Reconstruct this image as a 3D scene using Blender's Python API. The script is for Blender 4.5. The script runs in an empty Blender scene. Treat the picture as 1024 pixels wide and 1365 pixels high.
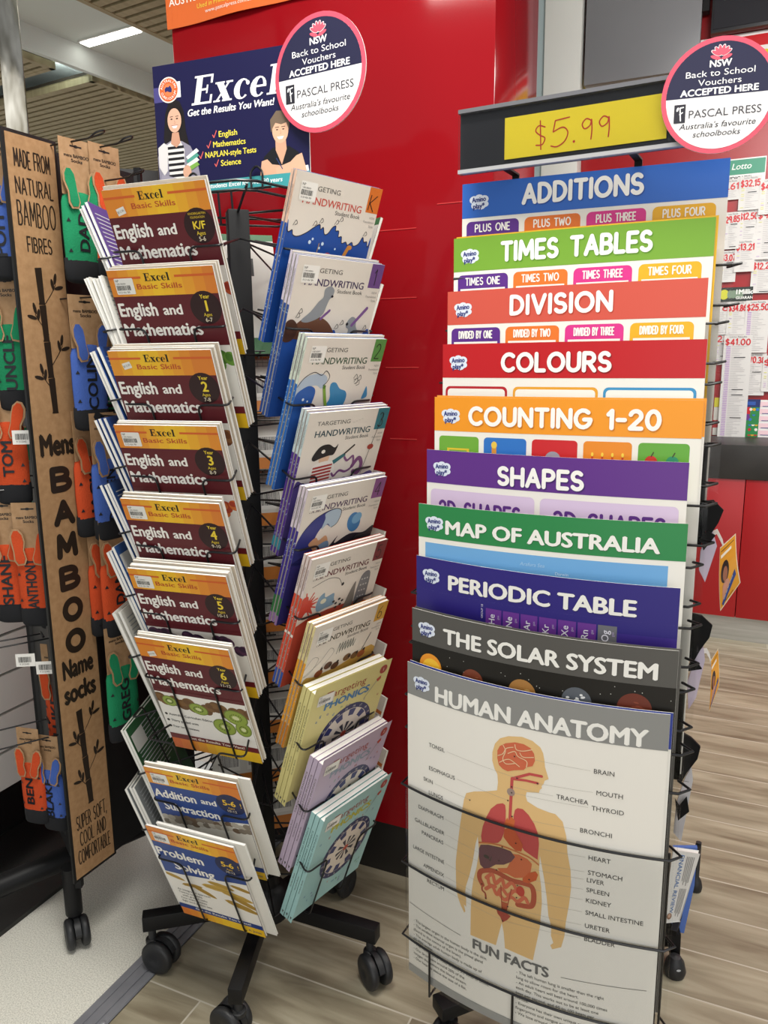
import bpy, bmesh, math, random
from mathutils import Vector, Matrix
from mathutils.geometry import tessellate_polygon

R = math.radians
random.seed(11)
SC = bpy.context.scene
COL = SC.collection

# ------------------------------------------------------------------ camera
CAM_H, PITCH, ROLL, FPX = 1.39, .1942, -.0105, 1036.0
cd = bpy.data.cameras.new('camera')
cam = bpy.data.objects.new('camera', cd)
COL.objects.link(cam)
cd.sensor_fit = 'VERTICAL'
cd.sensor_height = 24
cd.lens = 24 * FPX / 1365
cd.clip_start = .05
cam.matrix_world = Matrix.Translation((0, 0, CAM_H)) @ Matrix.Rotation(math.pi / 2 - PITCH, 4, 'X') @ Matrix.Rotation(ROLL, 4, 'Z')
SC.camera = cam

# ------------------------------------------------------------------ world, lamps, exposure
wd = bpy.data.worlds.new('world')
SC.world = wd
wd.use_nodes = True
wd.node_tree.nodes['Background'].inputs[0].default_value = (.93, .96, 1, 1)
wd.node_tree.nodes['Background'].inputs[1].default_value = .43
SC.view_settings.view_transform = 'Standard'
SC.view_settings.look = 'None'
SC.view_settings.exposure = 0
SC.view_settings.gamma = 1
SC.view_settings.use_curve_mapping = False


def lamp(name, loc, sx, sy, power, col=(1, .97, .92), rz=0):
    l = bpy.data.lights.new(name, 'AREA')
    l.shape = 'RECTANGLE'
    l.size, l.size_y, l.energy, l.color = sx, sy, power, col
    o = bpy.data.objects.new(name, l)
    COL.objects.link(o)
    o.location = loc
    o.rotation_euler = (0, 0, rz)
    return o


# soft ceiling luminaires over the shop floor, plus one fill added for the white column
for x, y, sx, sy, p in ((-.15, .85, .9, .6, 42), (1.3, .55, 1.2, .8, 32), (2.9, 1.7, 1.4, .9, 44), (2.7, 2.75, 1.2, .4, 26), (-2.7, 2.4, 1.2, .8, 20), (-2.4, 7.4, 2.4, 1.2, 70)):
    lamp('ceiling_lamp', (x, y, 2.84), sx, sy, p, rz=R(-26))
o = lamp('counter_fill', (1.5, 2.2, 2.8), .9, .25, 26, (1, .98, .95), R(-26))  # added fill that brightens the white column and back wall
o.rotation_euler = (R(62), 0, R(-12))
# broad fill light added behind the camera, facing the displays
o = lamp('front_fill', (.3, -3.6, 1.5), 5.5, 2.7, 82, (1, .985, .96))
o.rotation_euler = (R(90), 0, 0)
# cove lamps above slatted soffit, shining up; last one added to brighten the recess
for x, y, a, l in ((-1.95, 4.3, R(60), 2.2), (-2.6, 5.9, R(-30), 2.0), (-.85, 4.05, R(60), 1.6)):
    o = lamp('cove_lamp', (x, y, 2.955), l, .12, 15, (.9, 1, .98))
    o.rotation_euler = (R(180), 0, a)


# ------------------------------------------------------------------ pixel helpers (a pixel and a depth give a place in the room)
def ray(u, v):
    x, y = u - 512, v - 682.5
    c, s = math.cos(-ROLL), math.sin(-ROLL)
    x, y = c * x - s * y, s * x + c * y
    dx, dy, dz = x / FPX, 1, -y / FPX
    c, s = math.cos(PITCH), math.sin(PITCH)
    return Vector((dx, dy * c + dz * s, dz * c - dy * s))


def atY(u, v, Y):
    r = ray(u, v)
    return r * (Y / r.y) + Vector((0, 0, CAM_H))


def atZ(u, v, z=0):
    r = ray(u, v)
    return r * ((z - CAM_H) / r.z) + Vector((0, 0, CAM_H))


def on_plane(u, v, p, n):
    r = ray(u, v)
    o = Vector((0, 0, CAM_H))
    t = (Vector(p) - o).dot(n) / r.dot(n)
    return o + r * t


# ------------------------------------------------------------------ materials
def lin(h):
    h = h.lstrip('#')
    out = []
    for i in (0, 2, 4):
        c = int(h[i:i + 2], 16) / 255
        out.append(c / 12.92 if c <= .04045 else ((c + .055) / 1.055) ** 2.4)
    return (*out, 1)


MC = {}


def mat(name, hexc, rough=.5, metal=0, spec=.5, coat=0):
    if name in MC:
        return MC[name]
    m = bpy.data.materials.new(name)
    m.use_nodes = True
    b = m.node_tree.nodes['Principled BSDF']
    b.inputs['Base Color'].default_value = lin(hexc)
    b.inputs['Roughness'].default_value = rough
    b.inputs['Metallic'].default_value = metal
    b.inputs['Specular IOR Level'].default_value = spec
    b.inputs['Coat Weight'].default_value = coat
    b.inputs['Coat Roughness'].default_value = .08
    MC[name] = m
    return m


def noisy(name, ca, cb, scale=(30, 30, 30), rough=.5, detail=4, lo=.35, hi=.65, bump=0, spec=.5, rot=0, extra=None):
    """two-colour noise material in object space"""
    if name in MC:
        return MC[name]
    m = mat(name, ca, rough, spec=spec)
    nt = m.node_tree
    b = nt.nodes['Principled BSDF']
    tc = nt.nodes.new('ShaderNodeTexCoord')
    mp = nt.nodes.new('ShaderNodeMapping')
    mp.inputs['Scale'].default_value = scale
    mp.inputs['Rotation'].default_value = (0, 0, rot)
    nz = nt.nodes.new('ShaderNodeTexNoise')
    nz.inputs['Scale'].default_value = 1
    nz.inputs['Detail'].default_value = detail
    cr = nt.nodes.new('ShaderNodeValToRGB')
    cr.color_ramp.elements[0].position = lo
    cr.color_ramp.elements[1].position = hi
    cr.color_ramp.elements[0].color = lin(ca)
    cr.color_ramp.elements[1].color = lin(cb)
    nt.links.new(tc.outputs['Object'], mp.inputs[0])
    nt.links.new(mp.outputs[0], nz.inputs['Vector'])
    nt.links.new(nz.outputs['Fac'], cr.inputs[0])
    nt.links.new(cr.outputs[0], b.inputs['Base Color'])
    if bump:
        bp = nt.nodes.new('ShaderNodeBump')
        bp.inputs['Strength'].default_value = bump
        bp.inputs['Distance'].default_value = .002
        nt.links.new(nz.outputs['Fac'], bp.inputs['Height'])
        nt.links.new(bp.outputs[0], b.inputs['Normal'])
    return m


def ink(h, rough=.4):
    return mat('ink_' + h.lstrip('#'), h, rough, spec=.4)


BLACK = mat('black_powder_coat', '#0c0c0e', .5, spec=.3)
WIRE = mat('black_wire', '#141416', .32)
RUBBER = mat('black_castor_plastic', '#1d1e20', .5)
CHROME = noisy('chrome', '#b9b6ac', '#57513f', (22, 22, 6), .12, 3, .4, .62, bump=1.0)  # brownish mottling in the base colour stands in for reflections
CHROME.node_tree.nodes['Principled BSDF'].inputs['Metallic'].default_value = 1
STEEL = noisy('brushed_steel', '#a9a8a2', '#bdbcb7', (3, 3, 60), .35)
STEEL.node_tree.nodes['Principled BSDF'].inputs['Metallic'].default_value = .55
PAPER = noisy('page_edges', '#d6d4ce', '#f2f0ea', (4, 900, 4), .7, 2, .3, .7)
WHITE = mat('white_paint', '#dcdcd6', .5)
REDGLOSS = noisy('glossy_red_panel', '#94101a', '#8a0e16', (1.2, 1.2, 1.2), .1, 2, spec=.28)
REDMATT = noisy('red_laminate', '#a31219', '#990f16', (2, 2, 2), .34, 2)


def acrylic():
    if 'clear_acrylic' in MC:
        return MC['clear_acrylic']
    m = bpy.data.materials.new('clear_acrylic')
    m.use_nodes = True
    nt = m.node_tree
    nt.nodes.clear()
    out = nt.nodes.new('ShaderNodeOutputMaterial')
    mx = nt.nodes.new('ShaderNodeMixShader')
    tr = nt.nodes.new('ShaderNodeBsdfTransparent')
    tr.inputs[0].default_value = (.985, .988, .987, 1)
    gl = nt.nodes.new('ShaderNodeBsdfGlossy')
    gl.inputs['Roughness'].default_value = .06
    fr = nt.nodes.new('ShaderNodeFresnel')
    fr.inputs[0].default_value = 1.16
    nt.links.new(fr.outputs[0], mx.inputs[0])
    nt.links.new(tr.outputs[0], mx.inputs[1])
    nt.links.new(gl.outputs[0], mx.inputs[2])
    nt.links.new(mx.outputs[0], out.inputs[0])
    MC['clear_acrylic'] = m
    return m


ACRYL = acrylic()


# ------------------------------------------------------------------ mesh builder
def fillet(pts, r, n=4):
    pts = [Vector(p) for p in pts]
    out = [pts[0]]
    for a, b, c in zip(pts, pts[1:], pts[2:]):
        d1, d2 = (a - b), (c - b)
        q = min(r, d1.length * .45, d2.length * .45)
        p1, p2 = b + d1.normalized() * q, b + d2.normalized() * q
        for i in range(n + 1):
            t = i / n
            out.append(p1 * (1 - t) ** 2 + b * 2 * t * (1 - t) + p2 * t * t)
    out.append(pts[-1])
    return out


class MB:
    def __init__(s):
        s.v, s.f, s.m, s.mats = [], [], [], []

    def mi(s, m):
        if m not in s.mats:
            s.mats.append(m)
        return s.mats.index(m)

    def add(s, vs, fs, m):
        b = len(s.v)
        s.v += [Vector(v) for v in vs]
        k = s.mi(m)
        for f in fs:
            s.f.append([i + b for i in f])
            s.m.append(k)

    def box(s, c, sz, m, rot=None, taper=None):
        c = Vector(c)
        vs = []
        for z in (-1, 1):
            for y in (-1, 1):
                for x in (-1, 1):
                    k = taper if (taper and z > 0) else 1
                    p = Vector((x * sz[0] / 2 * k, y * sz[1] / 2 * k, z * sz[2] / 2))
                    if rot:
                        p = rot @ p
                    vs.append(c + p)
        s.add(vs, [(0, 2, 3, 1), (4, 5, 7, 6), (0, 1, 5, 4), (2, 6, 7, 3), (0, 4, 6, 2), (1, 3, 7, 5)], m)
        return s

    def beam(s, a, b, w, h, m, up=(0, 0, 1)):
        a, b = Vector(a), Vector(b)
        d = b - a
        x = d.normalized()
        y = Vector(up).cross(x).normalized()
        z = x.cross(y)
        rot = Matrix((x, y, z)).transposed()
        return s.box((a + b) / 2, (d.length, w, h), m, rot)

    def tube(s, path, r, m, seg=8, closed=False):
        p = [Vector(q) for q in path]
        n = len(p)
        prev = None
        rings = []
        for i in range(n):
            if closed:
                d = p[(i + 1) % n] - p[i - 1]
            else:
                d = p[min(i + 1, n - 1)] - p[max(i - 1, 0)]
            d = d.normalized() if d.length > 1e-9 else Vector((0, 0, 1))
            if prev is None:
                a = Vector((0, 0, 1)) if abs(d.z) < .9 else Vector((1, 0, 0))
                u = d.cross(a).normalized()
            else:
                u = prev - d * prev.dot(d)
                u = u.normalized() if u.length > 1e-6 else d.orthogonal().normalized()
            prev = u
            w = d.cross(u)
            rr = r[i] if isinstance(r, (list, tuple)) else r
            rings.append([p[i] + (u * math.cos(2 * math.pi * k / seg) + w * math.sin(2 * math.pi * k / seg)) * rr for k in range(seg)])
        vs = [q for g in rings for q in g]
        fs = []
        for i in range(n if closed else n - 1):
            j = (i + 1) % n
            for k in range(seg):
                l = (k + 1) % seg
                fs.append((i * seg + k, i * seg + l, j * seg + l, j * seg + k))
        if not closed:
            fs.append(tuple(range(seg))[::-1])
            fs.append(tuple((n - 1) * seg + k for k in range(seg)))
        s.add(vs, fs, m)
        return s

    def lathe(s, prof, m, seg=24, xf=None):
        vs, fs = [], []
        n = len(prof)
        for k in range(seg):
            a = 2 * math.pi * k / seg
            for r, z in prof:
                q = Vector((r * math.cos(a), r * math.sin(a), z))
                vs.append(xf @ q if xf else q)
        for k in range(seg):
            l = (k + 1) % seg
            for i in range(n - 1):
                fs.append((k * n + i, l * n + i, l * n + i + 1, k * n + i + 1))
        s.add(vs, fs, m)
        return s

    def prism(s, pts3, off, m):
        """closed outline (3-D points) pushed along off"""
        a = [Vector(q) for q in pts3]
        o = Vector(off)
        n = len(a)
        tris = tessellate_polygon([a])
        vs = a + [q + o for q in a]
        fs = [tuple(t) for t in tris] + [tuple(i + n for i in t[::-1]) for t in tris]
        fs += [(i, (i + 1) % n, (i + 1) % n + n, i + n) for i in range(n)]
        s.add(vs, fs, m)
        return s

    def grid(s, rows, m, thick=None):
        h, w = len(rows), len(rows[0])
        vs = [q for r in rows for q in r]
        fs = [(i * w + j, i * w + j + 1, (i + 1) * w + j + 1, (i + 1) * w + j) for i in range(h - 1) for j in range(w - 1)]
        if thick is not None:
            b = len(vs)
            vs = [Vector(q) for q in vs] + [Vector(q) + Vector(thick) for q in vs]
            fs = fs + [tuple(i + b for i in f[::-1]) for f in fs]
            rim = [(0, j) for j in range(w)] + [(i, w - 1) for i in range(1, h)] + [(h - 1, j) for j in range(w - 2, -1, -1)] + [(i, 0) for i in range(h - 2, 0, -1)]
            ids = [i * w + j for i, j in rim]
            for a, c in zip(ids, ids[1:] + ids[:1]):
                fs.append((c, a, a + b, c + b))
        s.add(vs, fs, m)
        return s

    def build(s, name, parent=None, bevel=0, smooth=True, mw=None, kind=None):
        me = bpy.data.meshes.new(name)
        me.from_pydata([tuple(v) for v in s.v], [], s.f)
        for m in s.mats:
            me.materials.append(m)
        me.polygons.foreach_set('material_index', s.m)
        if bevel or True:
            bm = bmesh.new()
            bm.from_mesh(me)
            if bevel:
                es = [e for e in bm.edges if len(e.link_faces) == 2 and e.calc_face_angle(0) > R(40)]
                bmesh.ops.bevel(bm, geom=es, offset=bevel, segments=2, affect='EDGES', profile=.6)
            bmesh.ops.recalc_face_normals(bm, faces=bm.faces)
            bm.to_mesh(me)
            bm.free()
        if smooth:
            me.polygons.foreach_set('use_smooth', [True] * len(me.polygons))
            me.set_sharp_from_angle(angle=R(38))
        o = bpy.data.objects.new(name, me)
        COL.objects.link(o)
        if parent:
            o.parent = parent
        if mw:
            o.matrix_world = mw
        if kind:
            o['kind'] = kind
        return o


def thing(name, label, cat, mw=None, group=None):
    o = bpy.data.objects.new(name, None)
    o.empty_display_size = .05
    COL.objects.link(o)
    if mw is not None:
        o.matrix_world = mw if isinstance(mw, Matrix) else Matrix.Translation(mw)
    return tag(o, label, cat, group)


def tag(o, label, cat, group=None):
    o['label'] = label
    o['category'] = cat
    if group:
        o['group'] = group
    return o


def frame(origin, x, y, z):
    m = Matrix.Identity(4)
    for i, a in enumerate((x, y, z)):
        for j in range(3):
            m[j][i] = a[j]
    for j in range(3):
        m[j][3] = origin[j]
    return m


def zrot(loc, a):
    return Matrix.Translation(loc) @ Matrix.Rotation(a, 4, 'Z')


# ------------------------------------------------------------------ lettering
TC = {}


def text_tris(body, bold, shear):
    k = (body, bold, shear)
    if k in TC:
        return TC[k]
    c = bpy.data.curves.new('lettering', 'FONT')
    c.body = body
    c.size = 1
    c.offset = bold
    c.shear = shear
    c.resolution_u = 3
    o = bpy.data.objects.new('lettering', c)
    COL.objects.link(o)
    dg = bpy.context.evaluated_depsgraph_get()
    dg.update()
    me = o.evaluated_get(dg).to_mesh()
    me.calc_loop_triangles()
    vs = [(v.co.x, v.co.y) for v in me.vertices]
    tris = [tuple(vs[i] for i in t.vertices) for t in me.loop_triangles]
    o.evaluated_get(dg).to_mesh_clear()
    bpy.data.objects.remove(o)
    bpy.data.curves.remove(c)
    xs = [p[0] for t in tris for p in t] or [0]
    TC[k] = (tris, min(xs), max(xs))
    return TC[k]


CAPH = .72


def arc(cx, cy, rx, ry, a0, a1, n=9):
    return [(cx + rx * math.cos(R(a0 + (a1 - a0) * i / n)), cy + ry * math.sin(R(a0 + (a1 - a0) * i / n))) for i in range(n + 1)]


SF = {  # single-stroke capitals: (advance width, polylines), height 1
    'A': (.7, [[(0, 0), (.35, 1), (.7, 0)], [(.13, .33), (.57, .33)]]),
    'B': (.58, [[(.3, .52), (0, .52), (0, 0), (.3, 0)] + arc(.3, .26, .28, .26, -90, 90), [(0, .5), (0, 1), (.28, 1)] + arc(.28, .76, .24, .24, 90, -90)]),
    'C': (.68, [arc(.4, .5, .4, .5, 48, 312, 12)]),
    'D': (.64, [[(0, 0), (0, 1), (.18, 1)] + arc(.18, .5, .46, .5, 90, -90, 12) + [(0, 0)]]),
    'E': (.5, [[(.5, 1), (0, 1), (0, 0), (.5, 0)], [(0, .5), (.43, .5)]]),
    'F': (.5, [[(.5, 1), (0, 1), (0, 0)], [(0, .5), (.43, .5)]]),
    'G': (.76, [arc(.4, .5, .4, .5, 48, 350, 12) + [(.79, .46), (.46, .46)]]),
    'H': (.64, [[(0, 0), (0, 1)], [(.64, 0), (.64, 1)], [(0, .5), (.64, .5)]]),
    'I': (.04, [[(.02, 0), (.02, 1)]]),
    'J': (.42, [[(.42, 1), (.42, .25)] + arc(.21, .25, .21, .25, 0, -170)]),
    'K': (.58, [[(0, 0), (0, 1)], [(.55, 1), (.02, .42)], [(.2, .6), (.58, 0)]]),
    'L': (.46, [[(0, 1), (0, 0), (.46, 0)]]),
    'M': (.84, [[(0, 0), (.06, 1), (.42, .25), (.78, 1), (.84, 0)]]),
    'N': (.66, [[(0, 0), (0, 1), (.66, 0), (.66, 1)]]),
    'O': (.84, [arc(.42, .5, .42, .5, 0, 360, 18)]),
    'P': (.56, [[(0, 0), (0, 1), (.28, 1)] + arc(.28, .73, .27, .27, 90, -90) + [(0, .46)]]),
    'R': (.58, [[(0, 0), (0, 1), (.28, 1)] + arc(.28, .73, .27, .27, 90, -90) + [(0, .46)], [(.26, .46), (.58, 0)]]),
    'S': (.54, [arc(.27, .745, .25, .255, 35, 270) + arc(.27, .25, .27, .25, 90, -150)]),
    'T': (.62, [[(0, 1), (.62, 1)], [(.31, 1), (.31, 0)]]),
    'U': (.62, [[(0, 1), (0, .31)] + arc(.31, .31, .31, .31, 180, 360) + [(.62, 1)]]),
    'V': (.66, [[(0, 1), (.33, 0), (.66, 1)]]),
    'W': (.96, [[(0, 1), (.22, 0), (.48, .8), (.74, 0), (.96, 1)]]),
    'X': (.6, [[(0, 0), (.6, 1)], [(0, 1), (.6, 0)]]),
    'Y': (.62, [[(0, 1), (.31, .48), (.62, 1)], [(.31, .48), (.31, 0)]]),
    '0': (.6, [arc(.3, .5, .3, .5, 0, 360, 16)]),
    '1': (.2, [[(0, .78), (.18, 1), (.18, 0)]]),
    '2': (.56, [arc(.27, .72, .27, .28, 165, -35) + [(0, 0), (.56, 0)]]),
    '3': (.54, [arc(.25, .755, .24, .245, 150, -90) + arc(.25, .255, .28, .255, 90, -150)]),
    '4': (.6, [[(.45, 0), (.45, 1), (0, .3), (.6, .3)]]),
    '5': (.54, [[(.5, 1), (.08, 1), (.05, .56)] + arc(.25, .33, .29, .33, 130, -145)]),
    '6': (.54, [arc(.27, .28, .27, .28, 0, 360, 14), [(0, .3), (.1, .7), (.42, 1)]]),
    '7': (.52, [[(0, 1), (.52, 1), (.18, 0)]]),
    '8': (.54, [arc(.27, .76, .22, .24, 0, 360, 14), arc(.27, .26, .27, .26, 0, 360, 14)]),
    '9': (.54, [arc(.27, .7, .25, .29, 0, 360, 14), [(.52, .7), (.47, 0)]]),
    '$': (.54, [arc(.27, .72, .25, .2, 35, 270) + arc(.27, .28, .27, .23, 90, -150), [(.27, 1.1), (.27, -.1)]]),
    '.': (.06, [[(.02, 0), (.05, .02)]]), ',': (.08, [[(.05, .05), (0, -.15)]]), '-': (.36, [[(0, .48), (.36, .48)]]), ' ': (.4, []),
}


class Print:
    """flat printed artwork: u to the right, v down, in millimetres; layers lie a hair above each other"""

    def __init__(s, w, h):
        s.w, s.h, s.t, s.c = w, h, [], 0

    def step(s):
        s.c = (s.c + 1) % 40

    def tri(s, pts, c, l):
        s.t.append((pts, c, l + s.c * .013))

    def poly(s, pts, c, l=1):
        s.step()
        p = [Vector((a, b, 0)) for a, b in pts]
        for t in tessellate_polygon([p]):
            s.tri([pts[i] for i in t], c, l)

    def rect(s, x, y, w, h, c, l=0):
        s.step()
        s.tri([(x, y), (x + w, y), (x + w, y + h)], c, l)
        s.tri([(x, y), (x + w, y + h), (x, y + h)], c, l)

    def rrect(s, x, y, w, h, r, c, l=1, bottom=True):
        p = arc(x + w - r, y + r, r, r, -90, 0, 4)
        p += arc(x + w - r, y + h - r, r, r, 0, 90, 4) if bottom else [(x + w, y + h)]
        p += arc(x + r, y + h - r, r, r, 90, 180, 4) if bottom else [(x, y + h)]
        p += arc(x + r, y + r, r, r, 180, 270, 4)
        s.poly(p, c, l)

    def circ(s, cx, cy, rx, ry=None, c='#000000', l=1, n=20, rot=0, a0=0, a1=360):
        s.step()
        ry = rx if ry is None else ry
        ca, sa = math.cos(R(rot)), math.sin(R(rot))
        q = [(cx + x * ca - y * sa, cy + x * sa + y * ca) for x, y in arc(0, 0, rx, ry, a0, a1, n)]
        for a, b in zip(q, q[1:]):
            s.tri([(cx, cy), a, b], c, l)

    def line(s, pts, wd, c, l=2, cap=True):
        h = wd / 2
        for a, b in zip(pts, pts[1:]):
            s.step()
            dx, dy = b[0] - a[0], b[1] - a[1]
            d = math.hypot(dx, dy) or 1
            nx, ny = -dy / d * h, dx / d * h
            s.tri([(a[0] + nx, a[1] + ny), (b[0] + nx, b[1] + ny), (b[0] - nx, b[1] - ny)], c, l)
            s.tri([(a[0] + nx, a[1] + ny), (b[0] - nx, b[1] - ny), (a[0] - nx, a[1] - ny)], c, l)
        if cap and wd > .5:
            for a in pts:
                s.circ(a[0], a[1], h, h, c, l, 10 if wd > 2 else 6)

    def curve(s, pts, wd, c, l=2, n=6):
        """smooth line through points"""
        q = [pts[0]] + list(pts) + [pts[-1]]
        out = []
        for i in range(1, len(q) - 2):
            for k in range(n):
                t = k / n
                out.append(tuple(.5 * (2 * q[i][j] + (q[i + 1][j] - q[i - 1][j]) * t + (2 * q[i - 1][j] - 5 * q[i][j] + 4 * q[i + 1][j] - q[i + 2][j]) * t * t + (3 * q[i][j] - q[i - 1][j] - 3 * q[i + 1][j] + q[i + 2][j]) * t ** 3) for j in (0, 1)))
        out.append(tuple(pts[-1]))
        s.line(out, wd, c, l)
        return out

    def blob(s, pts, c, l=1, n=5):
        """closed outline smoothed through its points"""
        m = len(pts)
        out = []
        for i in range(m):
            p0, p1, p2, p3 = (pts[(i + j - 1) % m] for j in range(4))
            for k in range(n):
                t = k / n
                out.append(tuple(.5 * (2 * p1[j] + (p2[j] - p0[j]) * t + (2 * p0[j] - 5 * p1[j] + 4 * p2[j] - p3[j]) * t * t + (3 * p1[j] - p0[j] - 3 * p2[j] + p3[j]) * t ** 3) for j in (0, 1)))
        s.poly(out, c, l)

    def text(s, body, x, y, cap, c, l=3, align='l', bold=0., shear=0., xs=1., fitw=None, rot=0):
        """baseline at y"""
        s.step()
        tris, a, b = text_tris(body, 0, shear)
        a, b = a - max(bold, 0), b + max(bold, 0)
        offs = ((0, 0),) if bold < .008 else ((-bold, 0), (bold, 0), (0, bold * .7), (0, -bold * .7))
        k = cap / CAPH
        kx = fitw / (b - a) if fitw else k * xs
        W = (b - a) * kx
        o = {'l': 0, 'c': -W / 2, 'r': -W}[align]
        ca, sa = math.cos(R(rot)), math.sin(R(rot))
        for bx, by in offs:
            s.step()
            for t in tris:
                q = []
                for px, py in t:
                    X, Y = (px + bx - a) * kx + o, -(py + by) * k
                    q.append((x + X * ca - Y * sa, y + X * sa + Y * ca))
                s.tri(q, c, l)
        return W

    def stroke(s, body, x, y, h, wd, c, l=3, align='l', fitw=None, gap=.28, rot=0, xs=1., jit=0):
        """hand-drawn round-ended capitals, baseline at y"""
        adv = 0
        pos = []
        for ch in body:
            pos.append(adv)
            adv += SF[ch][0] + gap
        adv -= gap
        kx = (fitw - wd) / adv if fitw else h * xs
        W = adv * kx
        o = {'l': wd / 2 if fitw else 0, 'c': -W / 2, 'r': -W}[align]
        ca, sa = math.cos(R(rot)), math.sin(R(rot))
        for ch, p in zip(body, pos):
            dy = random.uniform(-jit, jit)
            for pl in SF[ch][1]:
                q = []
                for px, py in pl:
                    X, Y = o + (p + px) * kx, -py * h + dy
                    q.append((x + X * ca - Y * sa, y + X * sa + Y * ca))
                s.line(q, wd, c, l)

    def arctext(s, body, cx, cy, r, a0, a1, cap, c, l=3, inside=False, bold=.02):
        n = len(body)
        for i, ch in enumerate(body):
            a = a0 + (a1 - a0) * (i / (n - 1))
            x, y = cx + r * math.cos(R(a)), cy + r * math.sin(R(a))
            if ch != ' ':
                s.text(ch, x, y, cap, c, l, 'c', bold, rot=a + (-90 if inside else 90))

    def barcode(s, x, y, w, h, l=3, c='#222222'):
        rnd = random.Random(int(x * 7 + y))
        p = x
        while p < x + w:
            d = rnd.choice((.5, .8, 1.2))
            s.rect(p, y, d, h, c, l)
            p += d + rnd.choice((.5, .8, 1.1))

    def sticker(s, x, y, w=36, h=24, l=4):
        s.rrect(x, y, w, h, 2, '#efede6', l)
        s.text('NP', x + 2, y + h * .22, h * .15, '#33332f', l + 1)
        s.text('1 000 000001', x + 2, y + h * .38, h * .1, '#44443f', l + 1)
        s.barcode(x + 2, y + h * .44, w * .72, h * .3, l + 1)
        s.text('0123 456 789', x + 3, y + h * .92, h * .11, '#44443f', l + 1)

    def build(s, name, parent, mp=None, eps=.00016, slice_u=None, clip=True, slice_v=None):
        mp = mp or (lambda u, v, d: ((u - s.w / 2) / 1000, -d, (s.h - v) / 1000))
        vs, fs, mi, mats = [], [], [], []
        for pts, c, l in s.t:
            if c not in mats:
                mats.append(c)
            k = mats.index(c)
            polys = [list(pts)]
            if clip:
                for ax, lim, sg in ((0, 0, 1), (0, s.w, -1), (1, 0, 1), (1, s.h, -1)):
                    polys = [q for q in (clip_axis(p, ax, lim, sg) for p in polys) if len(q) > 2]
            if slice_u:
                out = []
                for p in polys:
                    a, b = min(q[0] for q in p), max(q[0] for q in p)
                    i0, i1 = int(a // slice_u), int(b // slice_u)
                    if i0 == i1:
                        out.append(p)
                    else:
                        for i in range(i0, i1 + 1):
                            q = clip_axis(clip_axis(p, 0, i * slice_u, 1), 0, (i + 1) * slice_u, -1)
                            if len(q) > 2:
                                out.append(q)
                polys = out
            if slice_v:
                out = []
                for p in polys:
                    a, b = min(q[1] for q in p), max(q[1] for q in p)
                    for i in range(int(a // slice_v), int(b // slice_v) + 1):
                        q = clip_axis(clip_axis(p, 1, i * slice_v, 1), 1, (i + 1) * slice_v, -1)
                        if len(q) > 2:
                            out.append(q)
                polys = out
            for p in polys:
                ar = sum(p[i][0] * p[(i + 1) % len(p)][1] - p[(i + 1) % len(p)][0] * p[i][1] for i in range(len(p)))
                if abs(ar) < 1e-5:
                    continue
                if ar > 0:
                    p = p[::-1]
                b = len(vs)
                vs += [mp(u, v, eps * (l + 1)) for u, v in p]
                fs.append(tuple(range(b, b + len(p))))
                mi.append(k)
        me = bpy.data.meshes.new(name)
        me.from_pydata(vs, [], fs)
        for c in mats:
            me.materials.append(c if not isinstance(c, str) else ink(c))
        me.polygons.foreach_set('material_index', mi)
        me.update()
        o = bpy.data.objects.new(name, me)
        COL.objects.link(o)
        if parent:
            o.parent = parent
        return o


def clip_axis(p, ax, lim, sg):
    out = []
    n = len(p)
    for i in range(n):
        a, b = p[i], p[(i + 1) % n]
        da, db = (a[ax] - lim) * sg, (b[ax] - lim) * sg
        if da >= 0:
            out.append(a)
        if (da > 0 > db) or (da < 0 < db):
            t = da / (da - db)
            out.append((a[0] + (b[0] - a[0]) * t, a[1] + (b[1] - a[1]) * t))
    return out


def serif_word(P, word, x, y, h, c, l, shear=0., k=1.):
    """heavy old-style serif letters E x c e l; baseline y, capital height h; returns width"""
    S = lambda pts, ox: [(x + (ox + px * k + py * shear) * h, y - py * h) for px, py in pts]

    def bar(ox, x0, y0, x1, y1):
        P.poly(S([(x0, y0), (x1, y0), (x1, y1), (x0, y1)], ox), c, l)

    def ring(ox, a0, a1, cx=.3, cy=.33, ro=(.3, .35), ri=(.13, .29), dx=.05, n=14):
        o = arc(cx, cy, ro[0], ro[1], a0, a1, n)
        i = arc(cx + dx, cy, ri[0], ri[1], a0, a1, n)
        for j in range(n):
            P.poly(S([o[j], o[j + 1], i[j + 1], i[j]], ox), c, l)
    ox = 0
    for ch in word:
        if ch == 'E':
            bar(ox, .1, 0, .33, 1); bar(ox, 0, .93, .74, 1); bar(ox, 0, 0, .78, .075); bar(ox, .3, .47, .58, .54)
            bar(ox, .66, .7, .74, .95); bar(ox, .7, .05, .78, .3); bar(ox, .52, .36, .58, .65)
            w = .86
        elif ch == 'x':
            P.poly(S([(.04, .66), (.3, .66), (.66, .02), (.4, .02)], ox), c, l)
            P.poly(S([(.5, .66), (.58, .66), (.16, .02), (.08, .02)], ox), c, l)
            bar(ox, 0, .62, .36, .68); bar(ox, .42, .62, .68, .68); bar(ox, 0, 0, .26, .06); bar(ox, .34, 0, .72, .06)
            w = .76
        elif ch == 'c':
            ring(ox, 45, 318); P.circ(*S([(.5, .52)], ox)[0], .075 * h, .075 * h, c, l)
            w = .62
        elif ch == 'e':
            ring(ox, 0, 318); bar(ox, .14, .31, .6, .38)
            w = .66
        else:
            bar(ox, .1, 0, .32, 1); bar(ox, 0, .94, .3, 1); bar(ox, 0, 0, .42, .06)
            w = .46
        ox += w * k
    return ox * h

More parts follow.
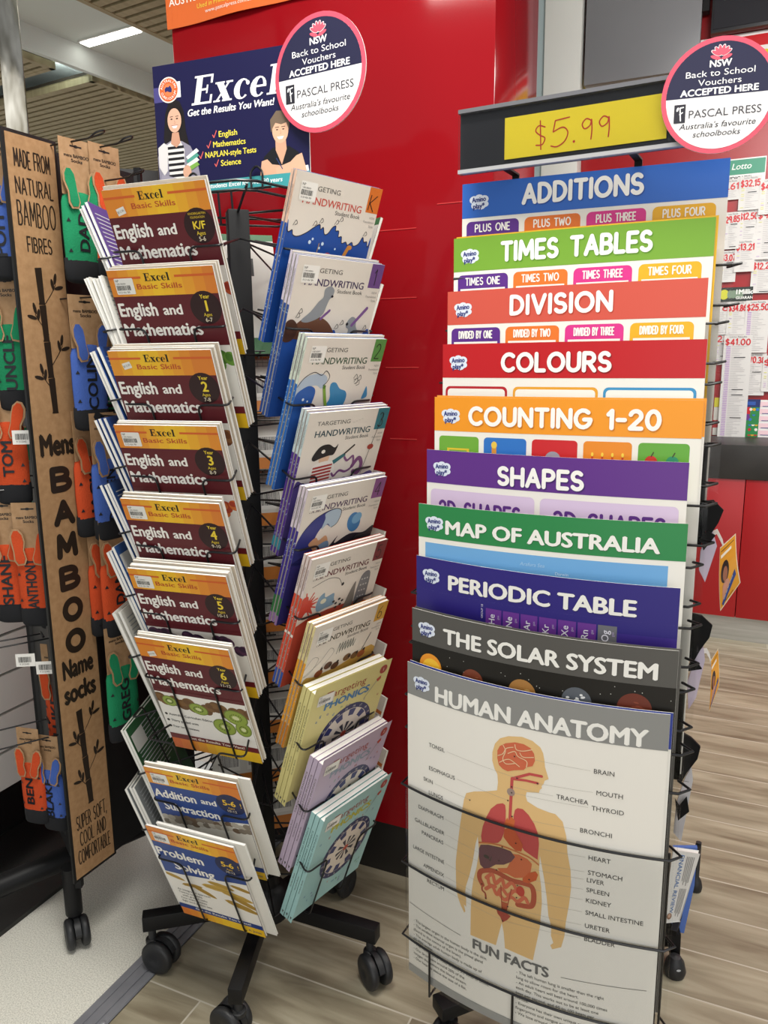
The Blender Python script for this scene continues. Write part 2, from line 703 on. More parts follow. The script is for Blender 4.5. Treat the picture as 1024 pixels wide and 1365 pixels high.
# ================================================================== SETTING
RA = R(-24.5)                                       # the room's own axis
A = Vector((math.cos(RA), math.sin(RA), 0))         # along counter and planks
B = Vector((-math.sin(RA), math.cos(RA), 0))        # away from the camera
Z = Vector((0, 0, 1))


def plank_mat():
    m = mat('wood_look_tile', '#9c8a70', .38, spec=.5)
    nt = m.node_tree
    b = nt.nodes['Principled BSDF']
    tc = nt.nodes.new('ShaderNodeTexCoord')
    br = nt.nodes.new('ShaderNodeTexBrick')
    br.offset, br.offset_frequency = .37, 2
    br.inputs['Scale'].default_value = 1
    br.inputs['Mortar Size'].default_value = .0022
    br.inputs['Mortar Smooth'].default_value = .15
    br.inputs['Brick Width'].default_value = 1.2
    br.inputs['Row Height'].default_value = .1482
    br.inputs['Color1'].default_value = (0, 0, 0, 1)
    br.inputs['Color2'].default_value = (1, 1, 1, 1)
    br.inputs['Mortar'].default_value = (.5, .5, .5, 1)
    mp0 = nt.nodes.new('ShaderNodeMapping')
    mp0.inputs['Location'].default_value = (.55, PLANK_OFF, 0)
    nt.links.new(tc.outputs['Object'], mp0.inputs[0])
    nt.links.new(mp0.outputs[0], br.inputs['Vector'])
    mp = nt.nodes.new('ShaderNodeMapping')
    mp.inputs['Scale'].default_value = (3.2, 24, 1)
    nz = nt.nodes.new('ShaderNodeTexNoise')
    nz.inputs['Scale'].default_value = 1
    nz.inputs['Detail'].default_value = 6
    nz.inputs['Distortion'].default_value = .6
    va = nt.nodes.new('ShaderNodeVectorMath')
    va.operation = 'ADD'
    sc = nt.nodes.new('ShaderNodeVectorMath')
    sc.operation = 'SCALE'
    sc.inputs['Scale'].default_value = 7
    nt.links.new(br.outputs['Color'], sc.inputs[0])
    nt.links.new(tc.outputs['Object'], va.inputs[0])
    nt.links.new(sc.outputs[0], va.inputs[1])
    nt.links.new(va.outputs[0], mp.inputs[0])
    nt.links.new(mp.outputs[0], nz.inputs['Vector'])
    cr = nt.nodes.new('ShaderNodeValToRGB')
    e = cr.color_ramp.elements
    e[0].position, e[0].color = .28, lin('#786d59')
    e[1].position, e[1].color = .74, lin('#b3aa94')
    n = cr.color_ramp.elements.new(.5)
    n.color = lin('#9a917b')
    nt.links.new(nz.outputs['Fac'], cr.inputs[0])
    hs = nt.nodes.new('ShaderNodeMix')
    hs.data_type = 'RGBA'
    hs.blend_type = 'MULTIPLY'
    hs.inputs[0].default_value = .16
    nt.links.new(cr.outputs[0], hs.inputs[6])
    nt.links.new(br.outputs['Color'], hs.inputs[7])
    mx = nt.nodes.new('ShaderNodeMix')
    mx.data_type = 'RGBA'
    nt.links.new(br.outputs['Fac'], mx.inputs[0])
    nt.links.new(hs.outputs[2], mx.inputs[6])
    mx.inputs[7].default_value = lin('#b9b3a4')
    nt.links.new(mx.outputs[2], b.inputs['Base Color'])
    return m


# plank rows: a grout line passes through world (0, 1.29); rows are counted along B
_row = Vector((0, 1.29, 0)).dot(B)
PLANK_OFF = -(_row % .1482)
TERRAZZO = noisy('speckled_vinyl', '#bfbdb2', '#e6e4d9', (330, 330, 330), .34, 2, .33, .6)

# floor: wood-look tile right of the metal strip, speckled vinyl left of it
S0 = Vector((-.679, 1.423, 0))
SD = B                                              # the strip runs along B
SN = A


def slab(name, a0, a1, b0, b1, z0, z1, m, org, kind='structure', bevel=0):
    mb = MB()
    mb.box(((a0 + a1) / 2, (b0 + b1) / 2, (z0 + z1) / 2), (a1 - a0, b1 - b0, z1 - z0), m)
    return mb.build(name, mw=zrot(org, RA), kind=kind, bevel=bevel)


SA, SB = S0.dot(A), S0.dot(B)
STRIP = noisy('worn_metal_strip', '#85868c', '#96979d', (9, 9, 9), .36)
STRIP.node_tree.nodes['Principled BSDF'].inputs['Metallic'].default_value = .3
slab('floor', SA + .07, 9, -3, 11, -.06, 0, plank_mat(), (0, 0, 0))
slab('floor', -7, SA + .004, -3, 11, -.06, .0, TERRAZZO, (0, 0, 0))
mb = MB()
mb.box((SA + .037, 3, -.0275), (.07, 12, .055), STRIP)
for dx, w, h in ((.012, .018, .0022), (.037, .02, .0032), (.06, .016, .0022)):
    mb.box((SA + dx, 3, h / 2), (w, 12, h), STRIP)
for k in range(12):
    mb.lathe([(0, .0042), (.004, .0042), (.0062, .0026)], STRIP, 10, Matrix.Translation((SA + .06, .2 + k * .42, 0)))
mb.build('trim_1', mw=zrot((0, 0, 0), RA), kind='structure')

# red clad pillar
W0 = Vector((-.01, 1.906, 0))
PW0, PW1 = -.558, .279
slab('wall_pillar', PW0, PW1, 0, .366, .155, 3.035, REDGLOSS, W0, bevel=.003)
slab('baseboard_pillar', PW0 + .01, PW1 - .01, .012, .355, 0, .155, mat('dark_skirting', '#242220', .35), W0)
mb = MB()                                            # thin lighter lines painted on as reflections in the glossy cladding
REFL = mat('red_reflection', '#c43a3a', .25)
for x0, x1, z in ((-.02, .1, 1.683), (.0, .1, 1.53), (.02, .105, 1.37), (.03, .1, 1.2), (.15, .27, 1.73)):
    mb.box(((x0 + x1) / 2, -.0004, z), (x1 - x0, .0012, .0022), REFL)
mb.build('reflection_lines', mw=zrot(W0, RA), kind='structure')

# counter and the wall behind it
C0 = Vector((1.75, 3.64, 0))
slab('trim_3', -1.6, 3.2, .02, .5, 0, .122, STEEL, C0)
mb = MB()
for k in range(-5, 9):
    x0 = -.03 + k * .36
    mb.box((x0 + .18, .2, .468), (.3565, .4, .688), REDMATT)
cn = thing('counter', 'long shop counter with red panelled front under a thick black top', 'counter', zrot(C0, RA))
mb.build('front_panel', cn, bevel=.0012)
MB().box((.8, .2, .893), (4.8, .42, .165), noisy('black_countertop', '#232220', '#2c2b29', (9, 9, 9), .42)).build('countertop', cn, bevel=.004)

C1 = C0 + B * .42
slab('wall_back', -3.2, 3.4, 0, .2, 0, 3.88, REDMATT, C1)
# striped band, a red one under the grey panels
mb = MB()
zf = 2.735
for c, z0, z1 in (('#e9e2de', 0, .02), ('#8d7a4a', -.1, 0), ('#e4cf2c', .02, .085), ('#f0ebe6', .085, .105), ('#cf1c22', .105, .155), ('#f2e9e6', .155, .17)):
    mb.box((0, -.004, zf + (z0 + z1) / 2), (6.4, .008, z1 - z0), ink(c, .3))
mb.build('trim_4', mw=zrot(C1, RA), kind='structure')
W3 = C1 - B * .1
n3 = -B


def wall_a(u, v, org):
    q = on_plane(u, v, org, n3)
    d = q - org
    return d.dot(A), q.z


a0, _ = wall_a(727, 60, W3)
a1, _ = wall_a(776, 60, W3)
slab('wall_column', a0, a1, -.02, .09, .98, 3.88, WHITE, W3, bevel=.003)
mb = MB()
mb.box((a0 - .022, .04, 2.4), (.04, .09, 2.75), mat('pale_glass_edge', '#a9b9bb', .12, spec=.6))
mb.build('trim_5', mw=zrot(W3, RA), kind='structure')
GREY = noisy('grey_screen_panel', '#77777a', '#808083', (1, 1, 1), .32)
x0, zb = wall_a(778, 113, W3)
x1, _ = wall_a(933, 60, W3)
zb = wall_a(850, 103, W3)[1]
pn = thing('wall_panel', 'plain grey overhead panel right of the white column', 'panel', zrot(W3 + A * ((x0 + x1) / 2) + Z * zb, RA))
ph_ = 3.6 - zb
MB().box((0, .03, ph_ / 2), (x1 - x0, .05, ph_), GREY).build('panel_face', pn, bevel=.003)
x2, zb2 = wall_a(944, 48, W3)
MB().box(((x1 - x0) / 2 + .017, .03, ph_ - .3), (.03, .055, .6), BLACK).build('edge_strip', pn)
pn = thing('display_screen', 'dark switched-off overhead screen at the top right corner', 'screen', zrot(W3 + A * (x2 + .42) + Z * (zb2 + .02), RA))
MB().box((0, .03, .3), (.82, .05, .62), mat('black_screen_frame', '#202024', .4)).build('frame', pn, bevel=.004)
MB().box((0, .002, .3), (.8, .006, .59), mat('dark_screen', '#26262c', .22)).build('screen', pn)

# far walls, slatwall on the left, ceiling
slab('wall_far', -9, 6, 0, .15, 0, 3.085, WHITE, Vector((0, 9.6, 0)))
SW0 = Vector((-1.151, 2.079, 0))
mb = MB()
mb.box((0, -.3, .07), (.02, 1.8, .14), mat('black_tile', '#151515', .2))
for k in range(9):
    mb.box((0, -.3, .195 + k * .118), (.02, 1.8, .109), WHITE)
mb.box((-.02, -.3, .66), (.02, 1.8, 1.1), mat('slat_groove', '#2a2a2a', .6))
mb.build('wall_left', mw=zrot(SW0 - A * .02, RA), kind='structure')

slab('trim_6', .0, .34, -1.2, .6, 0, .012, mat('black_tile', '#151515', .2), SW0)

CW = mat('ceiling_white', '#d4dcd8', .7)
CB = R(-30)
SLAT = noisy('ash_slats', '#9c8e6c', '#ab9d7a', (40, 3, 3), .55)
GAP = mat('slat_shadow_gap', '#33291c', .8)


def slat_panel(nm, org, x0, x1, y0, y1, z=2.9):
    """slatted timber soffit: battens along local x over a dark backing"""
    mb = MB()
    mb.box(((x0 + x1) / 2, (y0 + y1) / 2, z + .045), (x1 - x0, y1 - y0, .02), GAP)
    n = max(2, round((y1 - y0) / .062))
    p = (y1 - y0) / n
    for i in range(n):
        mb.box(((x0 + x1) / 2, y0 + (i + .5) * p, z + .012), (x1 - x0, p * .68, .02), SLAT)
    e = .014
    for yy in (y0 + e, y1 - e):
        mb.box(((x0 + x1) / 2, yy, z + .02), (x1 - x0, 2 * e, .04), SLAT)
    mb.box((x1 - e, (y0 + y1) / 2, z + .02), (2 * e, y1 - y0, .04), SLAT)
    mb.box((x0 + e, (y0 + y1) / 2, z + .02), (2 * e, y1 - y0, .04), SLAT)
    return mb.build(nm, mw=zrot(org, CB), kind='structure')


def loc2(q, org, a=CB):
    d = Vector((q[0] - org[0], q[1] - org[1], 0))
    return d.dot(Vector((math.cos(a), math.sin(a), 0))), d.dot(Vector((-math.sin(a), math.cos(a), 0)))


O = Vector((-1.572, 4.632, 0))                       # corner of the big slatted panel
slat_panel('ceiling', O, -3.0, 0, 0, 2.05)
slat_panel('ceiling', O, -3.0, 0, 2.25, 4.3)
slat_panel('ceiling', O, -3.0, 0, 4.5, 6.6)
sx, sy = loc2((-1.287, 3.661), O)
O2 = Vector((-1.64, 4.56, 0))
slat_panel('ceiling', O2, -2.6, 0, -1.6, -.12)
slat_panel('ceiling', O, sx, sx + 1.25, sy - 2.2, sy + 1.3)
mb = MB()
mb.box((-4, 3.0, 3.065), (10, 16, .05), CW)
mb.box((.03, 2.0, 2.982), (.03, 12, .12), CW)
mb.box((6, 3.0, 3.91), (11, 16, .05), CW)
mb.box((1.0, 3.0, 3.48), (.04, 16, .84), CW)         # upstand between the slats and the raised white ceiling
mb.build('ceiling', mw=zrot(O, CB), kind='structure')

LITE = bpy.data.materials.new('lit_diffuser')
LITE.use_nodes = True
_b = LITE.node_tree.nodes['Principled BSDF']
_b.inputs['Base Color'].default_value = (1, 1, 1, 1)
_b.inputs['Emission Color'].default_value = (1, .97, .9, 1)
_b.inputs['Emission Strength'].default_value = 6
pa, pb = atZ(113, 59, 3.032), atZ(183, 39, 3.032)
d = (pb - pa)
cl = thing('ceiling_light', 'slim lit rectangular light in the white ceiling at upper left', 'ceiling light', zrot((pa + pb) / 2, math.atan2(d.y, d.x)))
MB().box((0, 0, .006), (d.length + .02, .075, .012), WHITE).build('housing', cl)
MB().box((0, 0, -.002), (d.length, .06, .006), LITE).build('diffuser', cl)

# ================================================================== FURNITURE HELPERS
def castor(parent, x, y, ztop, ang, rad=.04, w=.022):
    """twin-wheel castor under (x, y); its wheels trail to one side"""
    ca, sa = math.cos(ang), math.sin(ang)
    tx, ty = x + ca * .022, y + sa * .022
    mb = MB()
    mb.lathe([(0, ztop), (.009, ztop), (.009, 2 * rad - .004), (.016, 2 * rad - .006), (.016, 2 * rad - .016), (0, 2 * rad - .018)], RUBBER, 16, Matrix.Translation((x, y, 0)))
    rot = Matrix.Rotation(ang, 4, 'Z')
    T = Matrix.Translation((tx, ty, rad)) @ rot
    hood = [(rad * .98 * math.cos(R(a)), rad * .98 * math.sin(R(a))) for a in range(20, 215, 15)]
    hood += [(-.012, -.012), (.02, -.006)]
    mb.prism([T @ Vector((px, -.006, pz)) for px, pz in hood], T.to_3x3() @ Vector((0, .012, 0)), RUBBER)
    c = mb.build('castor', parent, bevel=.001)
    for s in (-1, 1):
        X = T @ Matrix.Translation((0, s * (.007 + w / 2), 0)) @ Matrix.Rotation(R(90), 4, 'X')
        MB().lathe([(0, -w / 2 + .002), (.008, -w / 2 + .002), (.011, -w / 2), (rad * .78, -w / 2), (rad * .92, -w / 2 + .002), (rad, -w / 2 + .006), (rad, w / 2 - .006), (rad * .92, w / 2 - .002), (rad * .78, w / 2), (.011, w / 2), (.008, w / 2 - .002), (0, w / 2 - .002)], RUBBER, 28, X).build('wheel', c)
    return c

# ================================================================== BOOK SPINNER
AX = Vector((-.2886, 1.6472, 0))
LEAN = .3569
FACE = {'left': -110.84, 'right': -38.84, 'far_right': 33.16, 'far': 105.16, 'far_left': 177.16}
FR = {'left': .2814, 'right': .2916, 'far_right': .2816, 'far': .2816, 'far_left': .2814}
DZ = .1342
ZT = {'left': 1.6791, 'right': 1.699, 'far_right': 1.679, 'far': 1.679, 'far_left': 1.679}
BH = .297


def pol(a, r, z=0):
    return AX + Vector((r * math.cos(R(a)), r * math.sin(R(a)), z))


rack = thing('book_spinner', 'tall five-sided black wire spinner rack full of workbooks, on five castors', 'display rack', Matrix.Translation(AX))


def rb(mb, name, parent=rack, bevel=0):
    """parts of the spinner are modelled in world space, then hung under its Empty"""
    mb.v = [v - AX for v in mb.v]
    return mb.build(name, parent, bevel=bevel)


mb = MB()
mb.box(AX + Vector((0, 0, .885)), (.042, .042, 1.6), BLACK, Matrix.Rotation(R(18), 3, 'Z'))
rb(mb, 'centre_post', bevel=.003)
mb = MB()
mb.lathe([(0, .09), (.05, .09), (.05, .15), (.04, .165), (.03, .17), (.03, .2), (0, .2)], BLACK, 24, Matrix.Translation(AX))
rb(mb, 'hub')
TRAIL = [-20, 150, -60, -120, 200]
for i in range(5):
    a = -167 + 72 * i
    mb = MB()
    mb.beam(pol(a, .03, .1195), pol(a, .287, .1195), .03, .037, BLACK)
    lg = rb(mb, 'leg', bevel=.002)
    p = pol(a, .268) - AX
    castor(lg, p.x, p.y, .103, R(TRAIL[i]), .039, .021)

# wire pockets: two hooked arms per side and tier, meeting in a V at the post
WR = .0021
for side, fa in FACE.items():
    n = Vector((math.cos(R(fa)), math.sin(R(fa)), 0))
    t = Vector((-n.y, n.x, 0))
    e = n * math.sin(LEAN) + Z * math.cos(LEAN)
    m = n * math.cos(LEAN) - Z * math.sin(LEAN)
    for k in range(10):
        zt = ZT[side] - k * DZ
        top = AX + n * FR[side] + Z * zt
        bot = top - e * BH

        def L(x, y, z):
            return bot + t * x + m * y + e * z
        zh = .17 if side == 'right' else .195
        mb = MB()
        for s in (-1, 1):
            apex = pol(fa + 36 * s, .034, 1.627 - k * DZ)
            path = [apex, pol(fa + 36 * s, .06, zt), L(s * .114, .005, zh), L(s * .05, .005, zh), L(s * .05, .005, -.008), L(s * .05, -.05, -.008)]
            path[1] = path[0].lerp(path[2], .1)
            mb.tube(fillet(path, .016, 4), WR, WIRE, 6)
        mb.tube([L(-.06, -.05, -.008), L(.06, -.05, -.008)], WR * .9, WIRE, 6)
        rb(mb, 'wire_pocket')
for k in range(10):
    zt = 1.679 - k * DZ - BH * math.cos(LEAN) + .0
    mb = MB()
    cs = [pol(fa + 36, .15, zt) for fa in FACE.values()]
    mb.tube(cs, WR, WIRE, 6, closed=True)
    for q in cs[:2]:
        mb.tube([AX + Z * zt, q], WR, WIRE, 6)
    rb(mb, 'wire_ring')
# top frame and sign bracket
mb = MB()
for z, r in ((1.70, .205), (1.685, .20)):
    cs = []
    for fa in FACE.values():
        cs += [pol(fa - 31, r, z), pol(fa + 31, r, z)]
    mb.tube(cs, .0026, WIRE, 6, closed=True)
for fa in list(FACE.values())[:3]:
    mb.tube([pol(fa + 36, .02, 1.68), pol(fa + 36, .21, 1.692)], .0026, WIRE, 6)
rb(mb, 'top_frame')
HY = .3611
ht = Vector((math.cos(HY), -math.sin(HY), 0))
hn = Vector((-math.sin(HY), -math.cos(HY), 0))
HC = Vector((-.2957, 1.647, 0))
mb = MB()
for s in (-.03, 0.0):
    mb.tube([HC + ht * s + Z * 1.66 + hn * .0, HC + ht * s + Z * 1.722 + hn * .006], .0024, WIRE, 6)
mb.tube([HC - ht * .09 + Z * 1.722 + hn * .006, HC + ht * .09 + Z * 1.722 + hn * .006], .0024, WIRE, 6)
for s in (-.085, .06):
    c = HC + ht * s + Z * 1.722 + hn * .008
    mb.tube(fillet([c + ht * .012 - Z * .004, c + ht * .014 + Z * .03, c + Z * .042, c - ht * .014 + Z * .03, c - ht * .012 - Z * .0], .012, 4), .0022, WIRE, 6)
rb(mb, 'sign_bracket')


# ------------------------------------------------------------------ books
def book(mw, w, h, th, name, label, group, front, back='#e8e6df', spine='#ddd8cc', art=None, spine_art=None, back_art=None, cat='book'):
    b = thing(name, label, cat, mw, group)
    c = MB()
    g = .0006
    c.box((0, g / 2, h / 2), (w, g, h), ink(front))
    c.box((0, th - g / 2, h / 2), (w, g, h), ink(back))
    c.box((-w / 2 + g / 2, th / 2, h / 2), (g, th, h), ink(spine))
    c.build('cover', b)
    MB().box((.0002, th / 2, h / 2), (w - .0022, th - 2 * g, h - .0012), PAPER).build('pages', b)
    if art:
        art.build('cover_artwork', b)
    if spine_art:
        spine_art.build('spine_artwork', b, lambda u, v, d: (-w / 2 - d, th - u / 1000, h - v / 1000))
    if back_art:
        back_art.build('back_artwork', b, lambda u, v, d: (w / 2 - u / 1000, th + d, h - v / 1000))
    return b


def place(side, k, fit=None, back=0., lat=0., up=0., tw=0., h=BH, lean=0):
    """matrix of a book whose front top edge sits as fitted; back = how far behind the front copy"""
    s, z, r, dy = fit or (0, ZT[side] - k * DZ, FR[side], 0)
    fa = R(FACE[side])
    n0 = Vector((math.cos(fa), math.sin(fa), 0))
    t0 = Vector((-n0.y, n0.x, 0))
    a = fa + dy + tw
    n = Vector((math.cos(a), math.sin(a), 0))
    t = Vector((-n.y, n.x, 0))
    le = LEAN + lean
    e = n * math.sin(le) + Z * math.cos(le)
    m = n * math.cos(le) - Z * math.sin(le)
    top = AX + n0 * r + t0 * (s + lat) + Z * z + e * up - m * back
    return frame(top - e * h, t, -m, e)


LFIT = {0: (.0036, 1.6798, .2798, -.0093), 1: (.0083, 1.5459, .2824, .0446), 2: (-.0044, 1.4087, .2815, .0397), 3: (-.0021, 1.2778, .2804, .0606), 4: (-.0026, 1.1414, .281, .0257),
        5: (.0044, 1.0091, .2835, .0362), 6: (.004, .8709, .2827, -.0111), 8: (.0017, .5996, .2788, .0225), 9: (-.0102, .463, .2767, -.0253)}
RFIT = {0: (-.0076, 1.7007, .2909, -.0392), 1: (-.0074, 1.565, .2915, -.0639), 2: (.003, 1.428, .2917, -.0174), 3: (.0076, 1.2963, .2908, -.052), 4: (-.0047, 1.1595, .2919, -.0408),
        5: (-.0008, 1.0297, .2914, -.0262), 6: (.0034, .8984, .2901, -.013), 7: (.0009, .7633, .2904, -.0701), 8: (.0062, .6184, .2919, .0089), 9: (.0085, .4943, .289, .0131)}

ORANGES = ['#e58c2e', '#e99a2f', '#efab30', '#f3ba2e', '#f5c52d', '#f4c02c', '#f0b02e', '#eba130', '#e6912f', '#df8331']


def skills_cover(k):
    """orange-headed workbook cover; k is the tier"""
    P = Print(210, 297)
    blue = k >= 8
    main = '#27468c' if blue else '#5e1a22'
    hdr = 46
    shift = (k % 3) - 1
    for i in range(10):
        P.rect(i * 21, 0, 21.2, hdr, ORANGES[min(9, max(0, i + shift))], 0)
    P.rect(0, 12, 66, 4, '#d9652a', 1)
    P.rect(133, 12, 77, 4, '#d9652a', 1)
    serif_word(P, 'Excel', 73, 20.5, 13.5, '#191412', 2, k=1.13)
    P.text('Basic Skills', 99, 34, 9.5, '#c0522a', 2, 'c', .015, fitw=90)
    P.rect(0, hdr, 210, 297 - hdr, main, 0)
    sw = {0: (30, 36), 2: (34, 27), 6: (30, 36)}
    if k in sw:
        x, y = sw[k]
        a = R(-14)
        q = [(x + dx * math.cos(a) - dy * math.sin(a), y + dx * math.sin(a) + dy * math.cos(a)) for dx, dy in ((-9, -6), (9, -6), (9, 6), (-9, 6))]
        P.poly(q, '#eceae2', 4)
        P.text('$13.95', x, y + 2, 4, '#55504a', 5, 'c', rot=-14)
    else:
        P.sticker(11, 14, 38, 28)
    if not blue:
        P.text('English', 4, 81, 24, '#f4f1ea', 3, bold=.034, fitw=79)
        P.text('and', 94, 80, 18, '#f4f1ea', 3, bold=.03, fitw=39)
        P.text('Mathematics', 4, 117, 23, '#f4f1ea', 3, bold=.034, fitw=160)
        P.circ(180, 70, 30, 29, '#2b1114', 1, 26)
        if k == 0:
            P.text('KINDERGARTEN', 180, 52, 3.8, '#e9c83a', 3, 'c', fitw=34)
            P.text('FOUNDATION', 180, 58, 3.8, '#e9c83a', 3, 'c', fitw=28)
            P.text('K/F', 180, 75, 13, '#f0d43a', 3, 'c', .025)
            P.text('Ages', 180, 85, 6.5, '#f0d43a', 3, 'c')
            P.text('5-6', 180, 95, 7.5, '#f4ead0', 3, 'c')
        else:
            P.text('Year', 182, 54, 7, '#f0d43a', 3, 'c', .02)
            P.text(str(k), 182, 76, 19, '#f0d43a', 3, 'c', .03)
            P.text('Ages', 181, 85, 6, '#f0d43a', 3, 'c')
            P.text('%d-%d' % (k + 5, k + 6), 181, 95, 7.5, '#f4ead0', 3, 'c')
        # fruit and vegetables along the foot
        P.rect(0, 136, 210, 161, '#efece4', 1)
        rnd = random.Random(k)
        base = {0: ('#a33b2a', '#c55a33'), 1: ('#4d7a2c', '#6c9a3c'), 2: ('#7a4a2c', '#99683f'), 3: ('#b8452c', '#d9773a'), 4: ('#b5672f', '#d08a4a'), 5: ('#3a2440', '#5a3352'), 6: ('#6b4a2a', '#7d5a34')}[k]
        for i in range(16):
            q = rnd.uniform(.8, 1.1)
            x, y = 6 + i * 13.4 + rnd.uniform(-5, 5), 150 + rnd.uniform(-6, 14) + i
            P.circ(x, y, 15 * q, 13 * q, base[i % 2], 2, 16, rnd.uniform(0, 60))
            P.circ(x - 3, y - 3, 9 * q, 7 * q, base[(i + 1) % 2], 3, 14, rnd.uniform(0, 60))
        P.rect(0, 128, 210, 9, main, 4)
        if k == 6:
            for x, y, r, ry in ((30, 160, 17, 14), (96, 170, 22, 15), (180, 176, 27, 20), (146, 208, 26, 21), (190, 206, 18, 20)):
                P.circ(x, y, r, ry, '#74833a', 4, 22, 12)
                P.circ(x, y, r * .9, ry * .88, '#93a848', 5, 22, 12)
                for j in range(14):
                    a = j * 360 / 14
                    P.circ(x + r * .48 * math.cos(R(a)), y + ry * .45 * math.sin(R(a)), 1.1, 1.6, '#22240f', 6, 6, a)
                P.circ(x, y, r * .3, ry * .26, '#d8dca8', 6, 14, 12)
        for i, tx in enumerate(('Australian Curriculum Edition', 'Thirty graded units', 'Four term reviews')):
            P.circ(9, 199 + i * 17, 3.4, 3.4, '#333029', 2, 10)
            P.text(tx, 16, 201.5 + i * 17, 6.4, '#2b2926', 3, fitw=(104, 66, 62)[i], bold=.014)
        P.rect(0, 254, 210, 14, '#6e2024', 4)
        P.text('Get the Results You Want!', 112, 264, 7.5, '#f4e9d8', 5, 'c', .02, fitw=132)
        for i in range(10):
            P.rect(i * 21, 268, 21.2, 29, ('#d4682c', '#d9752c', '#e08a2c', '#e59b2b', '#eab02a', '#efbf29', '#f1c729', '#f1c828', '#efc528', '#ecc028')[i], 3)
    else:
        if k == 8:
            P.text('Addition', 3, 84, 24, '#f2efe8', 3, bold=.034, fitw=98)
            P.text('and', 112, 80, 16, '#f2efe8', 3, bold=.03, fitw=36)
            P.text('Subtraction', 16, 121, 23, '#f2efe8', 3, bold=.034, fitw=130)
        else:
            P.text('Problem', 2, 87, 25, '#f2efe8', 3, bold=.034, fitw=116)
            P.text('Solving', 34, 126, 24, '#f2efe8', 3, bold=.034, fitw=100)
        P.circ(182, 66, 32, 29, '#1d2850', 1, 24)
        P.text('5-6', 179, 70, 16, '#f0c53a', 3, 'c', .03)
        P.text('!', 205, 70, 14, '#f0c53a', 3, 'c')
        P.text('Ages', 181, 79, 5.5, '#f0c53a', 3, 'c')
        P.text('10-12', 181, 89, 7, '#efe6cf', 3, 'c')
        pts = [(0, 146), (40, 144), (90, 136), (140, 128), (180, 120), (210, 116), (210, 297), (0, 297)]
        P.poly(pts, '#ece9e1', 2)
        if k == 9:
            rnd = random.Random(3)
            for x, y, L_, a in ((20, 158, 54, 14), (60, 176, 56, -8), (86, 186, 66, 24), (140, 146, 66, 6), (128, 160, 80, 0), (192, 138, 54, 10), (172, 170, 80, 8), (186, 186, 76, 24), (176, 204, 84, 14)):
                c_, s_ = math.cos(R(a)), math.sin(R(a))
                o = [(-.5, 0), (-.38, -.08), (-.1, -.12), (.2, -.11), (.42, -.05), (.5, 0), (.42, .05), (.2, .09), (-.1, .1), (-.38, .07)]
                P.poly([(x + L_ * (px * c_ - py * s_), y + L_ * (px * s_ + py * c_)) for px, py in o], rnd.choice(('#b9963f', '#c29f48', '#ad8a38')), 3)
                P.line([(x - L_ * .4 * c_, y - L_ * .4 * s_), (x + L_ * .4 * c_, y + L_ * .4 * s_)], 1, '#8d6d2c', 4)
        else:
            rnd = random.Random(5)
            for i in range(30):
                P.circ(8 + (i % 15) * 14, 146 + (i // 15) * 13 + rnd.uniform(-3, 3) - (i % 15) * 1.2, 10, 8, rnd.choice(('#b9b0a0', '#8a7f70', '#cfc8ba', '#75604c')), 3, 12)
        for i, tx in enumerate(('An integrated approach', 'Twenty-one units', 'with graded tasks', 'Four topic reviews', 'Eight word problem tests')):
            P.text(tx, 14 + (i == 2) * 6, 204 + i * 10.5, 6.4, '#33302b', 4, fitw=(84, 60, 64, 66, 76)[i], bold=.006)
        P.rect(0, 256, 210, 15, '#273f80', 5)
        P.text('Get the Results You Want!', 112, 266, 7.5, '#e8e4d8', 6, 'c', .02, fitw=140)
        for i in range(10):
            P.rect(i * 21, 271, 21.2, 26, ('#d97a2c', '#dd862c', '#e2962b', '#e7a82a', '#ecb729', '#efc128', '#f0c528', '#eec228', '#ecbe28', '#eabb28')[i], 4)
        P.text('A. Jones', 186, 288, 7, '#2d3f78', 5, 'c', .014)
    P.text('', 0, 0, 1, '#000000')
    return P


